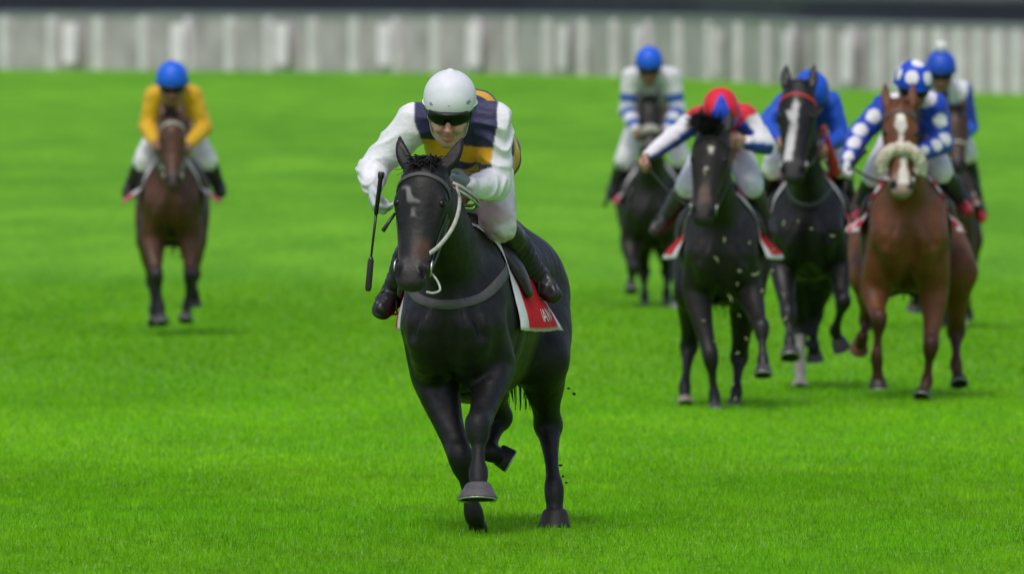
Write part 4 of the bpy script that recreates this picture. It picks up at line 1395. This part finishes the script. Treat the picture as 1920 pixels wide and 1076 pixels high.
# brown horse far right, white pompom
D4 = 97.0
make_horse(dict(
    d=D4, cx=1772, zc=.92, b=.93, yaw=-1, ls=1.1, vox=.015, seed=9,
    label='brown racehorse half hidden behind the chestnut at the far right',
    coat=(.050, .024, .014), points=(.014, .011, .010), hair=(.012, .010, .010),
    poll=(1792, 208, -.75), nose=(1797, 318, -1.0), turn=6, hw=1.1,
    RF=[(1742, 460, -.12), (1730, 520, -.4), (1721, 550, -.3), (1714, 580, -.2)], LF=[(1806, 460, -.12), (1808, 545, -.3), (1803, 600, -.3), (1803, 628, -.36)],
    RH=[(1757, 450, .62), (1770, 540, .9), (1775, 600, .6), (1777, 630, .5)], LH=[(1815, 450, .62), (1818, 520, .9), (1812, 570, .8), (1812, 592, .9)], socks=('LF',),
    noseband='pale', brow='leather', cheek='leather', clothcol=cloth_check, cloth_v=(-.05, .5), cloth_a=98, hands=((1768, 262, -.4), (1798, 262, -.42))))
def silk_pom(v, nm, near, T, c):
    st = np.tile(A(.006, .035, .26), (len(v), 1))
    for k, s in (('L', -1), ('R', 1)):
        p = c['J']['sh' + k] + A(-s * .05, -.03, .03)
        st[np.linalg.norm((v - p) * A(1, .8, .6), axis=1) < .095] = A(.74, .74, .80)
    fore = (near == 2) | (near == 4)
    st[fore] = A(.006, .085, .52)
    return st
make_jockey(dict(
    d=D4, js=1.12, bs=1.05, label='person in blue cap with white pompom and dark blue silks with white shoulders',
    head=(1764, 140, -.3), look=(14, 0, 0), shL=(1726, 172, -.1), shR=(1806, 172, -.1), elL=(1716, 228, -.12), wrL=(1764, 258, -.34), elR=(1820, 238, -.12), wrR=(1800, 262, -.36),
    hip=(1768, 205, .42), knL=(1728, 290, .04), knR=(1812, 285, .04), anL=(1704, 385, .30), anR=(1834, 385, .30), toL=(1696, 404, .2), toR=(1842, 410, .2),
    silks=silk_pom, cap=plain_cap((.006, .065, .50)), pom=True, peakcol=(.01, .02, .08), band=(.006, .05, .4), skin=(.28, .15, .11), toecol=A(.55, .02, .03), hr=1.05))

# dark horse behind, white and blue hoops
D5 = 104.6
make_horse(dict(
    d=D5, cx=1224, zc=.80, b=.98, yaw=0, ls=1.1, vox=.016, seed=10,
    label='dark racehorse with broad pale noseband under the jockey in hooped sleeves',
    coat=(.0135, .011, .009), points=(.013, .012, .013), hair=(.01, .01, .01),
    poll=(1217, 190, -.75), nose=(1221, 286, -1.0), turn=2, hw=1.12, muzzle=(.10, .085, .075),
    RF=[(1184, 455, -.12), (1186, 505, -.4), (1183, 530, -.4), (1184, 547, -.45)], LF=[(1262, 455, -.12), (1270, 520, -.3), (1268, 560, -.3), (1268, 584, -.36)], hoof_LF=(.16, .16, .16),
    RH=[(1198, 450, .62), (1207, 510, .9), (1209, 555, .6), (1209, 582, .5)], LH=[(1250, 450, .62), (1252, 510, .9), (1250, 550, .6), (1250, 578, .5)],
    noseband='pale', nbw=.07, brow='leather', cheek='leather', clothcol=cloth_pink, cloth_v=(-.14, .5), cloth_a=90, ff=.9, hands=((1196, 248, -.4), (1246, 248, -.42))))
def silk_hoops(v, nm, near, T, c):
    st = np.tile(A(.66, .66, .70), (len(v), 1))
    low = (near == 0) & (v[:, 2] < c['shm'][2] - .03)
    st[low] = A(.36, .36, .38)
    for i, ks in ((1, (.62,)), (2, (.22, .75)), (3, (.62,)), (4, (.22, .75))):
        for k in ks:
            st[(near == i) & (np.abs(T[i] - k) < .13)] = A(.03, .10, .38)
    return st
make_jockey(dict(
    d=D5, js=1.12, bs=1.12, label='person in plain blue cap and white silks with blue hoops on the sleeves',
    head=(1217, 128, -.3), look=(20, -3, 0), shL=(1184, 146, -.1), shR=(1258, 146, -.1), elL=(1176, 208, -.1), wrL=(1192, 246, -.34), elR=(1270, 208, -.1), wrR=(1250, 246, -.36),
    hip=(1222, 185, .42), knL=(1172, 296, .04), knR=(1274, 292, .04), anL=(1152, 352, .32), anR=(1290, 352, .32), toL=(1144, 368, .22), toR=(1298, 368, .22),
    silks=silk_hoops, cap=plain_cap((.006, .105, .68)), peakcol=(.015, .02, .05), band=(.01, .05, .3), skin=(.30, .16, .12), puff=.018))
make_whip('dark whip trailing beside the boot of the jockey in hooped sleeves', (1166, 310), (1152, 346), (1142, 368), (1132, 388), D5 - .1, 1.2)

# bay on the left, yellow silks
D6 = 94.8
make_horse(dict(
    d=D6, cx=321, zc=.985, b=.89, yaw=-1, ls=1.1, vox=.014, seed=11,
    label='bay racehorse alone on the left under the jockey in yellow',
    coat=(.075, .029, .014), points=(.012, .011, .012), hair=(.010, .009, .009),
    poll=(322, 222, -.75), nose=(324, 350, -1.0), turn=0, hw=1.0, muzzle=(.05, .03, .025),
    RF=[(286, 450, -.12), (294, 522, -.35), (300, 575, -.35), (303, 607, -.40)], LF=[(357, 450, -.12), (356, 522, -.3), (350, 575, -.25), (348, 602, -.3)],
    RH=[(283, 450, .62), (288, 530, .9), (288, 580, .6), (290, 608, .5)], LH=[(360, 450, .62), (362, 515, .9), (364, 550, .8), (364, 570, .85)],
    brow='white', noseband=None, cheek='leather', breast=('pale', .055, .24), clothcol=cloth_pink, cloth_v=(-.16, .5), cloth_a=100, ff=1.0, flare=.14, hands=((290, 272, -.4), (354, 276, -.42)), forelock=(60, .1, 0)))
def silk_yellow(v, nm, near, T, c):
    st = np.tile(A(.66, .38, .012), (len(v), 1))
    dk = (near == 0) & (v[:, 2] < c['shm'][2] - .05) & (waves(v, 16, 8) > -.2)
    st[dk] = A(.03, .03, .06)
    return st
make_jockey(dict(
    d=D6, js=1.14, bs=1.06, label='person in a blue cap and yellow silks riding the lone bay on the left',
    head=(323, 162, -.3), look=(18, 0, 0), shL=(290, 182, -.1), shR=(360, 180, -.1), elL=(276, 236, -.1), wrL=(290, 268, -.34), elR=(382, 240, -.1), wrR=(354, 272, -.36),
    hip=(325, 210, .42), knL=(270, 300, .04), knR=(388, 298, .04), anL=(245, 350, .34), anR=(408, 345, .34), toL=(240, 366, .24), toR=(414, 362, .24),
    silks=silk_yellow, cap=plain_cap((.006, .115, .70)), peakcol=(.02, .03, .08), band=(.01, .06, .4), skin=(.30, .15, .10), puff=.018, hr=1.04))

# ------------------------------------------------------------------ turf thrown up by the hooves
M_CLIP = mat_plain('grass_clipping', (.27, .29, .15), rough=.7, bump=0)
M_CLOD = mat_plain('dark_soil', (.03, .028, .012), rough=.9)
clips = [(1357, 450, 1), (1342, 487, 1.4), (1386, 509, .8), (1416, 512, 1.7), (1448, 509, .9), (1382, 533, .6), (1368, 560, 1.5), (1430, 546, .8), (1319, 602, .5), (1387, 591, .5), (1400, 634, .7),
         (1383, 661, .8), (1374, 720, .6), (1378, 747, .9), (1468, 418, 1.2), (1522, 430, .6), (1561, 441, 1), (1467, 555, 1.6), (1471, 597, 1.1), (1320, 325, 1), (1496, 415, .5), (1405, 455, .6), (1450, 470, .7), (1340, 640, .5)]
for i, (px, py, sz) in enumerate(clips):
    sz *= .6
    r = random.Random(i)
    Yc = 73.6 + r.uniform(-.6, .8)
    c = pix(px, py, Yc)
    an = r.uniform(0, 6.28); ln = .030 * sz
    d = A(math.cos(an), r.uniform(-.5, .5), math.sin(an)); e = A(-math.sin(an), .2, math.cos(an))
    P = [c - d * ln, c + e * ln * .35, c + d * ln]
    tv, tf = tube(smooth_path(P, 4), [.002, .004, .0055, .006, .0065, .006, .0055, .004, .0015], 5, (A(0, 1, .2), .5))
    o = mesh_obj('grass_clipping', tv, tf, M_CLIP, None, None, loc=c)
    tag(o, 'pale grass clipping thrown up in front of the two black horses of the chasing group', 'clipping', 'grass clippings in the air')
for i, (px, py, sz) in enumerate([(1048, 735, 1), (1066, 728, .7), (1076, 738, .9), (1052, 872, .7), (1056, 893, .8), (976, 722, .9), (1062, 905, .6), (1278, 665, .7)]):
    c = pix(px, py, 53.5 if px < 1100 else 75.0)
    v, f = ball_mesh(c, .009 * sz, (1.3, .8, .8), 8, 6)
    v = np.array(v); v = v + (v - c) * (waves(v, 160, i) * .25)[:, None]
    o = mesh_obj('soil_clod', v, f, M_CLOD, None, None, loc=c)
    tag(o, 'small dark clod of soil flying up near the hooves', 'clod', 'soil clods in the air')
